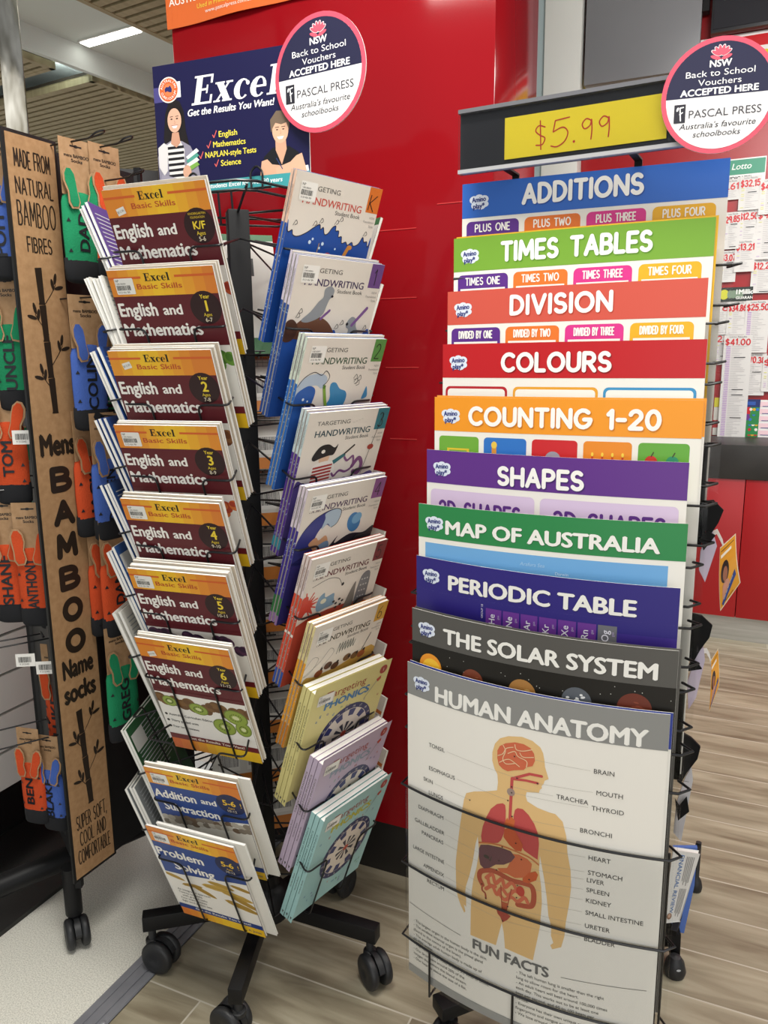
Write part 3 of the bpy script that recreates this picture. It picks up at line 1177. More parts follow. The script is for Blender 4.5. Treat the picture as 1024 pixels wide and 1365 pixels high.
YR = ['kindergarten', 'year 1', 'year 2', 'year 3', 'year 4', 'year 5', 'year 6']
BACKP = Print(210, 297)
BACKP.rect(0, 150, 210, 60, '#6a2a2c', 0)
BACKP.rect(0, 230, 210, 67, '#c6b43a', 0)
BACKP.text('Maths', 30, 262, 16, '#3a3520', 2)
for i in range(9):
    BACKP.rect(20, 30 + i * 12, 150 - (i % 3) * 20, 3, '#8a8a86', 1)
NL = {0: 2, 1: 4, 2: 4, 3: 3, 4: 3, 5: 5, 6: 3, 8: 3, 9: 2}
ORD = ['front', 'second', 'third', 'fourth', 'rearmost']
rnd = random.Random(21)
for k, f in LFIT.items():
    lab = ('%s English and Mathematics workbook, maroon with orange header' % YR[k]) if k < 7 else {8: 'blue Addition and Subtraction workbook with orange header', 9: 'blue Problem Solving workbook with bananas on its cover, lowest on its side'}[k]
    bt = .0042 if k != 9 else .005
    for i in range(NL[k]):
        th = bt
        fan = .0062
        white = (k in (8, 9) and i == NL[k] - 1)
        lat = (0 if i == 0 else rnd.uniform(.0, .006)) + (.022 if white else 0)
        up = 0 if i == 0 else rnd.uniform(.002, .007)
        mw = place('left', k, f, back=i * fan, lat=lat, up=up, tw=0 if i == 0 else rnd.uniform(-.012, .012))
        if i == 0:
            l = lab + (', on the tier facing left' if k < 7 else '')
        else:
            l = '%s copy behind the front %s workbook' % (ORD[i] if i < NL[k] - 1 else 'rearmost', (YR[k] + ' maroon') if k < 7 else ('Addition and Subtraction' if k == 8 else 'Problem Solving'))
            if white:
                l = 'white back page showing behind the %s workbook' % ('Addition and Subtraction' if k == 8 else 'Problem Solving')
                l = 'white-backed workbook turned round behind the blue %s one' % ('Addition and Subtraction' if k == 8 else 'Problem Solving')
        fr = '#e6e4dc' if white else ('#d3c6b4' if i else '#5e1a22')
        book(mw, .21, BH, th, 'workbook', l, 'orange-headed workbooks on the left side', fr, '#e9e7e0', '#cfc6b8' if not white else '#e6e4dc', art=skills_cover(k) if i == 0 else None, back_art=BACKP if (i == NL[k] - 1 and not white) else None)

# ------------------------------------------------------------------ right side: handwriting and phonics books
HW = [('kindergarten', 'K', '#d5722c', '#c8564a', '#1f4d9c', '#d8b49c', '#1f4d9c'), ('year 1', '1', '#6b4a86', '#43355a', '#27509c', '#c9c0cc', '#1f4488'), ('year 2', '2', '#5a9148', '#3f5a44', '#2a5aa8', '#c4cdbd', '#2560a8'),
      ('year 3', '3', '#2b7480', '#2b4a55', '#5a4a8a', '#bccac9', '#4d2f80'), ('year 4', '4', '#8a528c', '#57405f', '#2e2f72', '#cdc0c9', '#3a2c80'), ('year 5', '5', '#7a2832', '#6a3038', '#b04a3a', '#d3c3be', '#c8482e'),
      ('year 6', '6', '#d3a23c', '#4a4030', '#c9a04a', '#d9c990', '#dd9a30')]


def writing_cover(k):
    nm, dg, tab, ttl, sea, spc, low = HW[k]
    P = Print(216, 297)
    base = '#e0d8cc'
    P.rect(0, 0, 216, 297, base, 0)
    P.text('TARGETING', 24, 26, 8.5, '#5c5a57', 2, bold=-.004, fitw=86)
    P.text('HANDWRITING', 24, 49, 13, ttl, 2, bold=.012, fitw=148)
    P.text('Student Book', 107, 59.5, 7.5, '#4a4846', 2, fitw=65)
    P.rect(183, 0, 33, 45, tab, 1)
    if dg == 'K':
        P.line([(190, 14), (188, 40)], 2, '#1c1a18', 3)
        P.line([(206, 14), (190, 28), (202, 42)], 1.8, '#1c1a18', 3)
    else:
        P.stroke(dg, 197, 39, 29, 1.8, '#221d1c', 3, 'c', xs=.8)
    for i, tx in enumerate(('NSW', 'Foundation', 'Style')):
        P.text(tx, 212, 56 + i * 7.5, 4.6, '#9b9893', 2, 'r')
    if k != 3:
        P.rrect(14, 14, 39, 32, 2, '#e9e5db', 3)
        P.sticker(15, 15, 37, 29, 4)
        if k >= 4:
            for i in range(7):
                P.circ(17 + i * 4.4, 49.5, 1, 1, '#2e2b2a', 4, 6)
    else:
        for i in range(4):
            P.rect(118 + i * 7, 24 - i * 2, 5, 1.6, '#d2ccc0', 3)
    INK = '#26242a'
    wave = []
    if k == 0:
        pts = [(0, 92), (6, 100), (14, 96), (18, 104), (30, 105), (48, 97), (64, 86), (76, 80), (80, 88), (86, 84), (92, 95), (100, 93), (108, 82), (116, 78), (118, 86), (126, 86), (128, 96), (136, 95), (140, 106), (150, 103), (156, 108), (166, 102), (172, 108), (184, 103), (192, 90), (198, 98), (206, 97), (210, 106), (216, 100)]
        P.blob(pts + [(216, 297), (0, 297)], sea, 1)
        P.curve(pts, 1.6, INK, 2)
        for x, y in ((60, 84), (112, 76), (122, 70), (192, 88), (14, 88), (74, 78)):
            P.curve([(x, y), (x + 5, y - 9), (x + 9, y - 4), (x + 4, y - 1)], 1, INK, 2, 4)
        for x, y, r in ((60, 112, 3.4), (66, 106, 2.4), (92, 112, 3.2), (86, 120, 2.4), (126, 118, 2)):
            P.circ(x, y, r, r, '#cfe2ee', 3, 12)
        P.line([(150, 132), (160, 112), (165, 112)], 8, '#cf8a3a', 3)
        P.line([(84, 112), (82, 130)], 1.4, '#c69a3a', 3)
        P.circ(110, 130, 7, 4, '#c24a3a', 3, 12)
    elif k == 1:
        P.blob([(18, 128), (34, 112), (60, 104), (88, 108), (110, 122), (118, 140), (60, 146), (20, 146)], '#6b4632', 2)
        P.blob([(34, 112), (52, 96), (66, 78), (76, 68), (76, 54), (88, 48), (99, 54), (98, 66), (92, 72), (88, 84), (84, 98), (72, 108), (48, 116)], '#8e9296', 3)
        P.circ(97, 66, 3, 2.4, INK, 4, 8)
        P.line([(98, 92), (80, 108)], 5, '#7b5590', 4)
        P.line([(195, 84), (164, 118)], 6.5, '#7b5590', 3)
        P.blob([(150, 112), (160, 102), (172, 106), (176, 120), (184, 132), (180, 150), (154, 150), (158, 128), (150, 122)], '#8e9296', 2)
        P.circ(151, 116, 3.4, 3, INK, 4, 8)
        P.blob([(0, 140), (40, 146), (90, 142), (120, 128), (132, 142), (160, 136), (190, 140), (216, 134), (216, 297), (0, 297)], sea, 1)
        for x, y in ((120, 126), (132, 118), (196, 126), (20, 108), (24, 100)):
            P.curve([(x, y), (x + 5, y - 9), (x + 9, y - 3), (x + 3, y)], 1, INK, 3, 4)
        P.blob([(0, 118), (16, 112), (30, 128), (20, 150), (0, 150)], '#4e3326', 3)
    elif k == 2:
        P.blob([(0, 92), (12, 76), (34, 68), (60, 68), (74, 78), (64, 96), (50, 90), (34, 92), (20, 110), (0, 130)], '#aebccb', 1)
        P.curve([(0, 92), (14, 74), (36, 64), (56, 70), (66, 62), (78, 72), (74, 84), (66, 90)], 1.4, INK, 2)
        P.blob([(0, 110), (14, 96), (32, 90), (48, 98), (48, 118), (36, 150), (0, 150)], '#2b5aa5', 2)
        P.blob([(86, 96), (88, 86), (100, 86), (114, 98), (132, 104), (138, 118), (130, 146), (122, 170), (86, 170), (78, 140), (92, 118)], '#3d85b2', 2)
        P.line([(70, 94), (80, 120), (94, 150)], 7, '#7da23a', 4)
        P.circ(70, 93, 4, 4, '#55792a', 5, 10)
        for x, y in ((150, 86), (158, 80), (146, 78), (156, 90)):
            P.curve([(x, y), (x + 6, y - 8), (x + 10, y), (x + 2, y + 3)], 1, INK, 3, 4)
        P.blob([(186, 110), (190, 96), (196, 106), (198, 118), (184, 122)], '#3d85b2', 2)
        for x, y, r in ((22, 116, 3), (30, 128, 2.4), (34, 120, 2), (30, 140, 3)):
            P.circ(x, y, r, r, '#dbe6ee', 3, 10)
        P.blob([(0, 150), (216, 150), (216, 297), (0, 297)], sea, 1)
    elif k == 3:
        P.blob([(30, 90), (44, 70), (66, 66), (84, 74), (92, 68), (86, 88), (72, 90), (52, 94), (36, 98)], '#1d1c1e', 3)
        P.circ(56, 80, 5, 4, '#e6e0d4', 4, 10)
        P.blob([(50, 92), (74, 88), (72, 104), (56, 110)], '#d8b394', 2)
        for i in range(5):
            P.poly([(38, 112 + i * 7), (88, 108 + i * 7), (88, 112 + i * 7), (38, 116 + i * 7)], '#a83a34', 3)
        P.blob([(38, 108), (88, 104), (92, 144), (34, 146)], '#e6e0d6', 2)
        P.poly([(86, 102), (116, 88), (120, 94), (92, 110)], '#2d6a70', 3)
        P.line([(116, 90), (138, 74)], 4, '#3a3330', 3)
        P.curve([(118, 98), (128, 106), (142, 98), (146, 120), (130, 130), (112, 126), (100, 136), (92, 130)], 5, '#7a4a78', 3)
        P.curve([(146, 120), (160, 104), (172, 118), (168, 136), (152, 132)], 9, '#7a4a78', 3)
        P.line([(200, 12), (176, 140)], 1.2, INK, 2)
        P.circ(186, 82, 9, 6, '#a0392f', 3, 12)
        pts = [(0, 150), (20, 142), (36, 150), (50, 140), (70, 148), (90, 142), (110, 150), (130, 143), (150, 150), (180, 143), (216, 150)]
        P.blob(pts + [(216, 297), (0, 297)], sea, 1)
        P.curve(pts, 1.6, INK, 2)
    elif k == 4:
        P.blob([(0, 120), (10, 92), (30, 70), (60, 56), (88, 52), (104, 62), (100, 82), (84, 90), (72, 84), (56, 92), (48, 118), (70, 140), (76, 160), (0, 160)], '#333a80', 1)
        P.blob([(62, 58), (88, 52), (104, 60), (100, 84), (86, 92), (74, 82), (60, 92), (64, 70)], '#a9bccb', 2)
        P.curve([(10, 92), (32, 68), (60, 55), (88, 51), (105, 60), (100, 84), (86, 92)], 1.4, INK, 3)
        P.circ(150, 92, 18, 24, '#3a78ad', 2, 20, -30)
        P.circ(156, 84, 14, 12, '#6fa3c8', 3, 16, -30)
        P.blob([(34, 120), (50, 108), (60, 116), (76, 108), (86, 124), (80, 146), (60, 148), (46, 132)], '#c99a74', 3)
        P.blob([(60, 130), (86, 122), (92, 150), (66, 152)], '#6f8fae', 4)
        P.blob([(84, 150), (112, 116), (108, 132), (146, 118), (188, 122), (216, 112), (216, 160), (84, 160)], '#1d1c2a', 1)
        P.blob([(0, 155), (216, 155), (216, 297), (0, 297)], sea, 1)
    elif k == 5:
        P.blob([(0, 90), (14, 84), (20, 96), (34, 88), (28, 102), (46, 104), (30, 112), (38, 130), (20, 122), (8, 136), (0, 128)], '#c8483a', 2)
        for a in (20, 60, 100, -20, -60):
            P.line([(14, 106), (14 + 30 * math.cos(R(a)), 106 - 30 * math.sin(R(a)))], 3, '#c8483a', 2)
        P.curve([(20, 66), (60, 56), (90, 62), (104, 78)], 1, INK, 2)
        P.circ(108, 80, 4, 4, INK, 3, 12)
        P.blob([(48, 96), (60, 88), (66, 100), (88, 96), (92, 108), (96, 124), (70, 128), (52, 130), (44, 116)], '#7f9fb5', 2)
        P.circ(62, 108, 8, 6, '#d9d9c0', 3, 12)
        P.blob([(162, 76), (188, 72), (190, 140), (160, 146)], '#77787c', 2)
        for i in range(12):
            P.circ(167 + (i % 3) * 8, 84 + (i // 3) * 14, 2.4, 2, '#c9c9c4', 3, 8)
        P.blob([(128, 140), (138, 104), (148, 84), (152, 104), (154, 146), (124, 150)], '#7c7872', 2)
        for x, y in ((94, 118), (102, 124), (110, 116), (116, 130), (104, 134), (120, 122)):
            P.circ(x, y, 4, 3, '#3a3a38', 3, 8)
        P.blob([(0, 150), (216, 150), (216, 297), (0, 297)], sea, 1)
    else:
        P.curve([(0, 100), (16, 78), (34, 86), (20, 112), (2, 118), (40, 96), (62, 70), (76, 84), (50, 112), (62, 106)], .9, '#8a8a8a', 2)
        for i in range(6):
            P.curve([(86 + i * 8, 92 - i), (90 + i * 8, 66), (94 + i * 8, 88), (98 + i * 8, 72)], 1.2, '#4a5a55', 3, 4)
        P.line([(186, 72), (170, 110)], 2, INK, 3)
        r2 = random.Random(2)
        for x in (46, 70, 92, 126, 150, 172):
            P.circ(x, 122 + r2.uniform(-6, 6) - x * .04, 12, 9, r2.choice(('#8a4a2c', '#7a5a3a', '#5a3a2c', '#a0562e')), 2, 14)
            P.circ(x + 6, 118 - x * .04, 4, 4, '#2c211c', 3, 8)
        P.blob([(0, 138), (40, 130), (110, 128), (216, 118), (216, 297), (0, 297)], sea, 1)
    return P


def dartboard(P, cx, cy, r):
    P.circ(cx, cy, r * 1.18, r * 1.2, '#2c2f5a', 2, 32)
    P.circ(cx, cy, r, r, '#d9cfc0', 3, 32)
    for i in range(20):
        if i % 2:
            a0, a1 = i * 18, i * 18 + 18
            for r0, r1, c in ((.72, .98, '#2f3668'), (.12, .48, '#3a3a44')):
                q = [(cx + r * r1 * math.cos(R(a)), cy + r * r1 * math.sin(R(a))) for a in (a0, a0 + 9, a1)]
                q += [(cx + r * r0 * math.cos(R(a)), cy + r * r0 * math.sin(R(a))) for a in (a1, a0 + 9, a0)]
                P.poly(q, c, 4)
    P.circ(cx, cy, r * .12, r * .12, '#b54a36', 5, 14)
    for i in range(20):
        P.text(str(i + 1), cx + r * 1.09 * math.cos(R(i * 18 + 9)), cy + r * 1.09 * math.sin(R(i * 18 + 9)) + 3, 6, '#d8d4cc', 5, 'c', .01)


PH = [('yellow', '#d9cf8c', '#4a7dab', '1'), ('lilac', '#b9a9bd', '#8a9aa8', '2'), ('teal', '#9cc4c2', '#b9b437', '3')]


def phonics_cover(i):
    nm, base, tc_, dg = PH[i]
    P = Print(216, 297)
    P.rect(0, 0, 216, 297, base, 0)
    P.text('Targeting', 36, 40, 19, '#9c4436', 2, bold=.0, fitw=112)
    P.text('PHONICS', 38, 68, 19, tc_, 2, bold=.045, fitw=128)
    P.rrect(14, 24, 44, 26, 2, '#d9d3c2', 4)
    P.sticker(15, 25, 40, 24, 5)
    P.circ(196, 22, 11, 11, '#a53a38', 2, 18)
    P.text(dg, 196, 26, 8, '#e8d9c8', 3, 'c', .02)
    P.line([(158, 84), (186, 46)], 1.6, '#8d8d8d', 3)
    P.poly([(182, 44), (194, 38), (196, 46), (188, 52)], '#b5402f', 3)
    dartboard(P, 121, 164, 66)
    r2 = random.Random(i + 4)
    for j in range(26):
        P.text(r2.choice('abcdegmnopstuy'), r2.uniform(12, 200), r2.choice((r2.uniform(82, 100), r2.uniform(235, 282))), 8, r2.choice(('#5a7fa0', '#b06a58', '#7a6a98', '#6a9a7a')), 1, bold=.02)
    return P


for k, f in RFIT.items():
    if k < 7:
        nm, dg, tab, ttl, sea, spc, low = HW[k]
        th, W_, n = .0058, .216, (2 if k == 0 else 3)
        S = Print(th * 1000, 297)
        S.rect(0, 0, 6, 86, spc, 0)
        S.rect(0, 86, 6, 211, low, 0)
        r2 = random.Random(k)
        for _ in range(16):
            S.circ(r2.uniform(1, 5), r2.uniform(95, 280), .9, 1.2, '#a9c4d6', 1, 6)
        if k == 3:
            S.rect(0, 262, 6, 22, '#2f7f90', 1)
        if k == 4:
            S.rect(0, 235, 6, 40, '#2f6b3c', 1)
            S.rect(0, 275, 6, 22, '#8a6a98', 1)
        if k == 5:
            S.rect(0, 260, 6, 37, '#2f4f9c', 1)
            S.rect(0, 170, 6, 6, '#e2dcd0', 1)
        if k == 6:
            S.rect(0, 240, 6, 57, '#c07a2a', 1)
        S.text('TARGETING HANDWRITING', 3.8, 70, 2.6, '#5a5650', 2, rot=-90)
        for i in range(n):
            mw = place('right', k, f, back=i * (th + .0022), lat=-.001 * i, up=0 if i == 0 else rnd.uniform(0, .005), h=BH)
            l = ('%s handwriting student book, front of its pocket, %s tab at its corner' % (nm, {'K': 'orange', '1': 'purple', '2': 'green', '3': 'teal', '4': 'violet', '5': 'maroon', '6': 'gold'}[dg])) if i == 0 else '%s copy behind the front %s handwriting book' % (ORD[i] if i < n - 1 else 'rearmost', nm)
            book(mw, W_, BH, th, 'handwriting_book', l, 'handwriting books on the right side', '#e0d8cc', {0: '#1f4d9c', 4: '#3a2c80', 5: '#c8482e', 6: '#dd9a30'}.get(k, low), spc, art=writing_cover(k) if i == 0 else None, spine_art=S)
    else:
        i0 = k - 7
        nm, base, tc_, dg = PH[i0]
        th = .0105
        S = Print(th * 1000, 297)
        S.rect(0, 0, 11, 297, base, 0)
        S.text('TARGETING PHONICS', 7, 150, 4, '#3d5a55' if i0 == 2 else '#5a5540', 2, rot=-90, fitw=110)
        S.text('Student Book', 7, 210, 3.2, '#555048', 2, rot=-90, fitw=40)
        S.poly([(3, 282), (8, 282), (5.5, 290)], '#4a4a4a', 2)
        for i in range(3):
            mw = place('right', k, f, back=i * (th + .0012), lat=-.0008 * i, up=0 if i == 0 else rnd.uniform(0, .002), h=.285)
            l = ('%s phonics book with a dartboard on its cover, front of its pocket' % nm) if i == 0 else '%s copy behind the front %s phonics book' % ('middle' if i == 1 else 'rearmost', nm)
            book(mw, .216, .285, th, 'phonics_book', l, 'phonics books on the right side', base, base, base, art=phonics_cover(i0) if i == 0 else None, spine_art=S)

# edges of other titles poking out behind the right-hand column
for k, c, nm in ((0, '#b2352c', 'red'), (1, '#b03a3a', 'red'), (4, '#2b4a86', 'blue'), (5, '#2f6b38', 'green'), (6, '#b9b437', 'lime'), (7, '#b9b040', 'lime')):
    S = Print(165, 200)
    S.rect(0, 0, 165, 200, c, 0)
    S.text('Excel', 161, 60, 9, '#f0ece2', 1, rot=-80, bold=.02)
    f = RFIT[k]
    mw = place('right', k, f, back=.030 if k < 7 else .037, lat=.037, up=-.035 if k < 2 else -.016, h=.2)
    book(mw, .165, .2, .003, 'workbook', '%s-edged workbook poking out behind the %s book' % (nm, HW[k][0] + ' handwriting' if k < 7 else 'yellow phonics'), None, c, '#e4e2da', c, art=S)

# far-left side: seen edge on, pages towards the camera
for k in range(10):
    if k == 7:
        continue
    n = (3, 5, 3, 3, 3, 3, 3, 0, 2, 3)[k]
    for i in range(n):
        bc = ('#5a4a8c', '#d9d7d0', '#2a4f94', '#2a4a8a', '#24467f', '#2c5490', '#d6d4cd', '', '#2a5a36', '#8e9294')[k]
        th = .0062
        fan = .0075
        mw = place('far_left', k, None, back=i * fan, lat=rnd.uniform(-.003, .003), up=rnd.uniform(-.004, .003), tw=rnd.uniform(-.02, .02), lean=-.02 * i if k == 1 else 0)
        BA = None
        if i == n - 1:
            BA = Print(210, 297)
            for j in range(14):
                BA.rect(12, 20 + j * 9, 110 + (j * 37 % 60), 2.2, '#9aa0a6' if k in (1, 6) else '#c8ccd2', 1)
            if k in (5, 8):
                BA.rect(6, 20, 60, 40, '#d8d8d4', 1)
        pos = 'outer' if i == 0 else ('inner' if i == n - 1 else ('middle' if n == 3 else ORD[i]))
        kk = ('topmost', 'second', 'third', 'fourth', 'fifth', 'sixth', 'seventh', '', 'last but one', 'lowest')[k]
        book(mw, .21, BH, th, 'workbook', '%s workbook, page edges showing, %s pocket of the far left side' % (pos, kk), 'workbooks on the far left side', '#dfddd6', bc, bc, back_art=BA)

# far sides: back covers with barcodes, seen through the gap beside the post
for side in ('far_right', 'far'):
    for k in range(10):
        BA = Print(210, 297)
        BA.rect(0, 0, 210, 297, '#dedbd3', 0)
        if side == 'far_right' and k < 1 or (side == 'far' and k == 0):
            BA.rect(0, 0, 210, 297, '#2c6b3a', 0)
            BA.rect(34, 16, 176, 240, '#dad8d0', 1)
            BA.rect(30, 60, 130, 44, '#2b2b2b', 2)
            BA.text('WORLD TIME', 60, 86, 10, '#d0d0cc', 3)
            BA.rect(40, 150, 110, 30, '#2c6b3a', 2)
        else:
            for r_ in range(3):
                BA.rect(0, 34 + r_ * 62, 210, 8, '#c8743a', 1)
            for r_ in range(16):
                BA.rect(12, 46 + r_ * 9, 186, 1.6, '#9a9894', 1)
                BA.rect(12 + r_ * 12, 44, 1.2, 140, '#a8a6a2', 1)
            BA.rect(0, 266, 210, 31, '#cf7f33', 1)
            for x in (20, 90, 150):
                BA.rect(x - 4, 212, 52, 46, '#eceae4', 2)
                BA.barcode(x, 216, 44, 32, 3)
        mw = place(side, k, None)
        nm = ('topmost', 'second', 'third', 'fourth', 'fifth', 'sixth', 'seventh', 'eighth', 'ninth', 'lowest')[k]
        book(mw, .21, BH, .006, 'workbook', '%s workbook back cover seen %s the centre post' % (nm, 'just right of' if side == 'far_right' else 'just left of'), 'workbooks on the far side', '#d8d5cc', '#dedbd3', '#d8d5cc', back_art=BA)

# ================================================================== SIGNS ON THE SPINNER
def board(name, label, cat, c, yaw, w, h, art, edge='#e4e2dc', th=.003, group=None, back=None):
    """upright printed board; c is the middle of its lower edge"""
    b = thing(name, label, cat, zrot(c, -yaw), group)
    MB().box((0, th / 2, h / 2), (w, th, h), ink(edge)).build('backing', b)
    art.build('printed_face', b)
    return b


def person_girl(P, x, y, s):
    """girl with long dark hair, grey cardigan and striped top, holding books"""
    q = lambda pts: [(x + a * s, y + b * s) for a, b in pts]
    P.poly(q([(-15, -46), (-9, -60), (0, -64), (10, -60), (16, -46), (18, -20), (24, 6), (14, 10), (-16, 6), (-20, -14)]), '#1c1718', 1)
    P.poly(q([(-30, 52), (-32, 10), (-22, -4), (-8, -10), (10, -8), (24, 0), (34, 20), (40, 52)]), '#8e8a99', 2)
    P.poly(q([(-12, 50), (-16, -4), (-4, -10), (8, -8), (14, 4), (12, 50)]), '#e4e0dc', 3)
    for i in range(7):
        P.rect(x - 14 * s, y + (-2 + i * 7.5) * s, 27 * s, 3.6 * s, '#1d1c20', 4)
    P.poly(q([(-5, -20), (6, -20), (8, -6), (1, 0), (-8, -6)]), '#c9977c', 5)
    P.circ(x, y - 36 * s, 11.5 * s, 16 * s, '#d9ac92', 6, 24)
    P.poly(q([(-12, -40), (-8, -54), (0, -57), (9, -54), (13, -40), (8, -50), (0, -53), (-7, -50)]), '#1c1718', 7)
    for d in (-4.6, 4.6):
        P.circ(x + d * s, y - 38 * s, 1.8 * s, .9 * s, '#2a1f1d', 7, 8)
        P.line([(x + (d - 2.4) * s, y - 41 * s), (x + (d + 2.4) * s, y - 41.4 * s)], .7 * s, '#3a2a26', 7)
    P.poly(q([(-5, -29), (5, -29), (2.6, -25.6), (-2.6, -25.6)]), '#f1ece6', 7)
    P.line(q([(-5.4, -29.4), (5.4, -29.4)]), .6 * s, '#a3564c', 7)
    P.line(q([(0, -36), (1, -32), (-1, -31.6)]), .5 * s, '#b98770', 7)
    P.poly(q([(-30, -2), (-20, -8), (-14, -4), (-16, 30), (-22, 36), (-30, 24)]), '#dcd8d6', 5)
    for i, c in enumerate(('#e9e7e2', '#4f9a8a', '#e2e0da', '#79a84a')):
        P.poly(q([(16, 14 + i * 5), (34, 4 + i * 6), (38, 8 + i * 6), (20, 19 + i * 5)]), c, 6)
    P.circ(x + 17 * s, y + 34 * s, 7 * s, 9 * s, '#d4a58a', 7, 16)
    P.poly(q([(-30, 52), (-26, 34), (10, 44), (22, 40), (24, 52)]), '#9a96a4', 6)
    P.poly(q([(-30, 50), (40, 50), (42, 72), (-31, 72)]), '#8e8a99', 5)


def person_boy(P, x, y, s):
    """boy in a black T-shirt writing at a table"""
    q = lambda pts: [(x + a * s, y + b * s) for a, b in pts]
    P.poly(q([(-34, 30), (-30, 10), (-14, -2), (14, -2), (30, 8), (36, 28), (24, 40), (-26, 40)]), '#17171b', 2)
    P.poly(q([(-9, -12), (9, -12), (10, 2), (1, 24), (-9, 2)]), '#d2a184', 3)
    P.circ(x, y - 26 * s, 14 * s, 19 * s, '#dcae90', 4, 24)
    P.poly(q([(-16, -24), (-17, -42), (-6, -54), (8, -53), (17, -42), (15, -24), (11, -36), (2, -34), (-8, -37), (-13, -30)]), '#71604f', 5)
    for d in (-5.4, 5.4):
        P.circ(x + d * s, y - 27 * s, 1.9 * s, .9 * s, '#2c2220', 5, 8)
        P.line([(x + (d - 3) * s, y - 30.4 * s), (x + (d + 3) * s, y - 30.6 * s)], 1 * s, '#4b3c30', 5)
    P.poly(q([(-6, -17), (6, -17), (3, -13), (-3, -13)]), '#f1ece6', 5)
    P.line(q([(0, -26), (1.4, -21), (-1.2, -20.6)]), .6 * s, '#b98a6e', 5)
    P.poly(q([(-38, 40), (-34, 16), (-24, 14), (-16, 22), (12, 27), (14, 40)]), '#d8a88a', 5)
    P.poly(q([(44, 38), (36, 10), (26, 13), (16, 21), (-10, 28), (-8, 40)]), '#dcae90', 6)
    P.line(q([(-8, 14), (2, 30)]), 1.4 * s, '#2d3c6a', 7)
    P.poly(q([(4, 34), (46, 28), (48, 42), (2, 42)]), '#e6e6e6', 5)


def waratah(P, x, y, r, l=3, c='#d7576a', o='#f2dfe0'):
    for a in (-150, -125, -100, -75, -50, -30):
        P.circ(x + r * .55 * math.cos(R(a)), y + r * .5 * math.sin(R(a)) + r * .3, r * .52, r * .2, o, l, 14, a)
        P.circ(x + r * .55 * math.cos(R(a)), y + r * .5 * math.sin(R(a)) + r * .3, r * .45, r * .15, c, l + 1, 14, a)
    for a in (170, 10):
        P.circ(x + r * .5 * math.cos(R(a)), y + r * .45, r * .5, r * .17, c, l + 1, 14, 20 if a == 170 else -20)


def voucher_sign():
    D = 200
    P = Print(D, D)
    c = D / 2
    P.circ(c, c, c, c, '#cf5266', 0, 48)
    P.circ(c, c, c - 8.5, c - 8.5, '#e9e7e6', 1, 48)
    P.poly(arc(c, c, c - 8.5, c - 8.5, 180, 360, 30), '#242440', 2)
    waratah(P, c, 27, 19, 3)
    P.text('NSW', c, 51, 12, '#f1f0ee', 3, 'c', .03)
    P.text('Back to School', c, 66, 11, '#efeeec', 3, 'c', fitw=118, bold=.005)
    P.text('Vouchers', c, 81, 11, '#efeeec', 3, 'c', fitw=74, bold=.005)
    P.text('ACCEPTED HERE', c, 97, 11.5, '#f4f3f1', 3, 'c', .035, fitw=134)
    P.rect(24, 110, 20, 32, '#2b2a33', 3)
    P.line([(36, 138), (34, 116), (40, 115)], 2.2, '#efefef', 4)
    P.line([(34, 127), (39, 124)], 2, '#efefef', 4)
    P.circ(30, 118, 2, 4, '#efefef', 4, 8, 20)
    P.text('PASCAL PRESS', 50, 135, 14, '#45444a', 3, fitw=124, bold=-.005)
    P.text("Australia's favourite", c, 154, 10.5, '#2e2d33', 3, 'c', shear=.2, fitw=132)
    P.text('schoolbooks', c, 169, 10.5, '#2e2d33', 3, 'c', shear=.2, fitw=82)
    return P


def round_sign(label, c, yaw, d):
    b = thing('round_sign', label, 'sign', zrot(c, -yaw), 'round voucher signs')
    mb = MB()
    ring = arc(0, d / 2, d / 2, d / 2, 0, 360, 48)[:-1]
    mb.prism([(x, .0, z) for x, z in ring], (0, .0022, 0), ink('#d9d5d2'))
    mb.build('backing', b)
    P = voucher_sign()
    k = d / .2
    P.build('printed_face', b, lambda u, v, q: ((u - 100) / 1000 * k, -q, d - v / 1000 * k))
    return b


P = Print(345, 250)
P.rect(0, 0, 345, 250, '#14123f', 0)
P.rect(0, 40, 50, 28, '#4a4680', 1)
P.rect(44, 34, 20, 29, '#f0efee', 1)
P.circ(36, 47, 24, 24, '#efe3da', 2, 30)
P.circ(36, 47, 21.5, 21.5, '#d8622f', 3, 30)
P.circ(36, 47, 12, 12, '#e07c4c', 4, 24)
P.arctext('AUSTRALIAN', 36, 47, 14.5, 195, 345, 5, '#f1e7de', 5)
P.arctext('CURRICULUM', 36, 47, 18.5, 160, 20, 5, '#f1e7de', 5, True)
P.poly([(27, 45), (31, 41), (36, 42), (40, 39), (44, 46), (43, 52), (37, 51), (33, 49), (28, 51)], '#252a66', 5)
serif_word(P, 'Excel', 88, 82, 52, '#f4f3f2', 2, shear=.22, k=1.12)
P.text('Get the Results You Want!', 78, 101, 13, '#f1f0ef', 2, bold=.03, shear=.22, fitw=196)
for i, (tx, cx, w) in enumerate((('English', 168, 42), ('Mathematics', 170, 74), ('NAPLAN-style Tests', 172, 116), ('Science', 172, 46))):
    y = 146 + i * 18
    P.text(tx, cx, y, 11, '#e7d84a', 2, 'c', .02, fitw=w)
    x = cx - w / 2 - 14
    P.line([(x, y - 5), (x + 3, y), (x + 9, y - 12)], 1.8, '#d9605a', 2)
person_girl(P, 46, 156, 1.42)
person_boy(P, 284, 180, 1.25)
P.rect(0, 226, 345, 24, '#3f9a9e', 8)
P.text('Helping Australian students Excel for over 30 years', 20, 240, 8.5, '#e9f0ef', 9, bold=.025, shear=.15, fitw=266)
hb = board('header_board', 'navy poster board with a smiling girl and boy on top of the book spinner', 'sign', HC + Z * 1.7214, HY, .345, .2497, P)

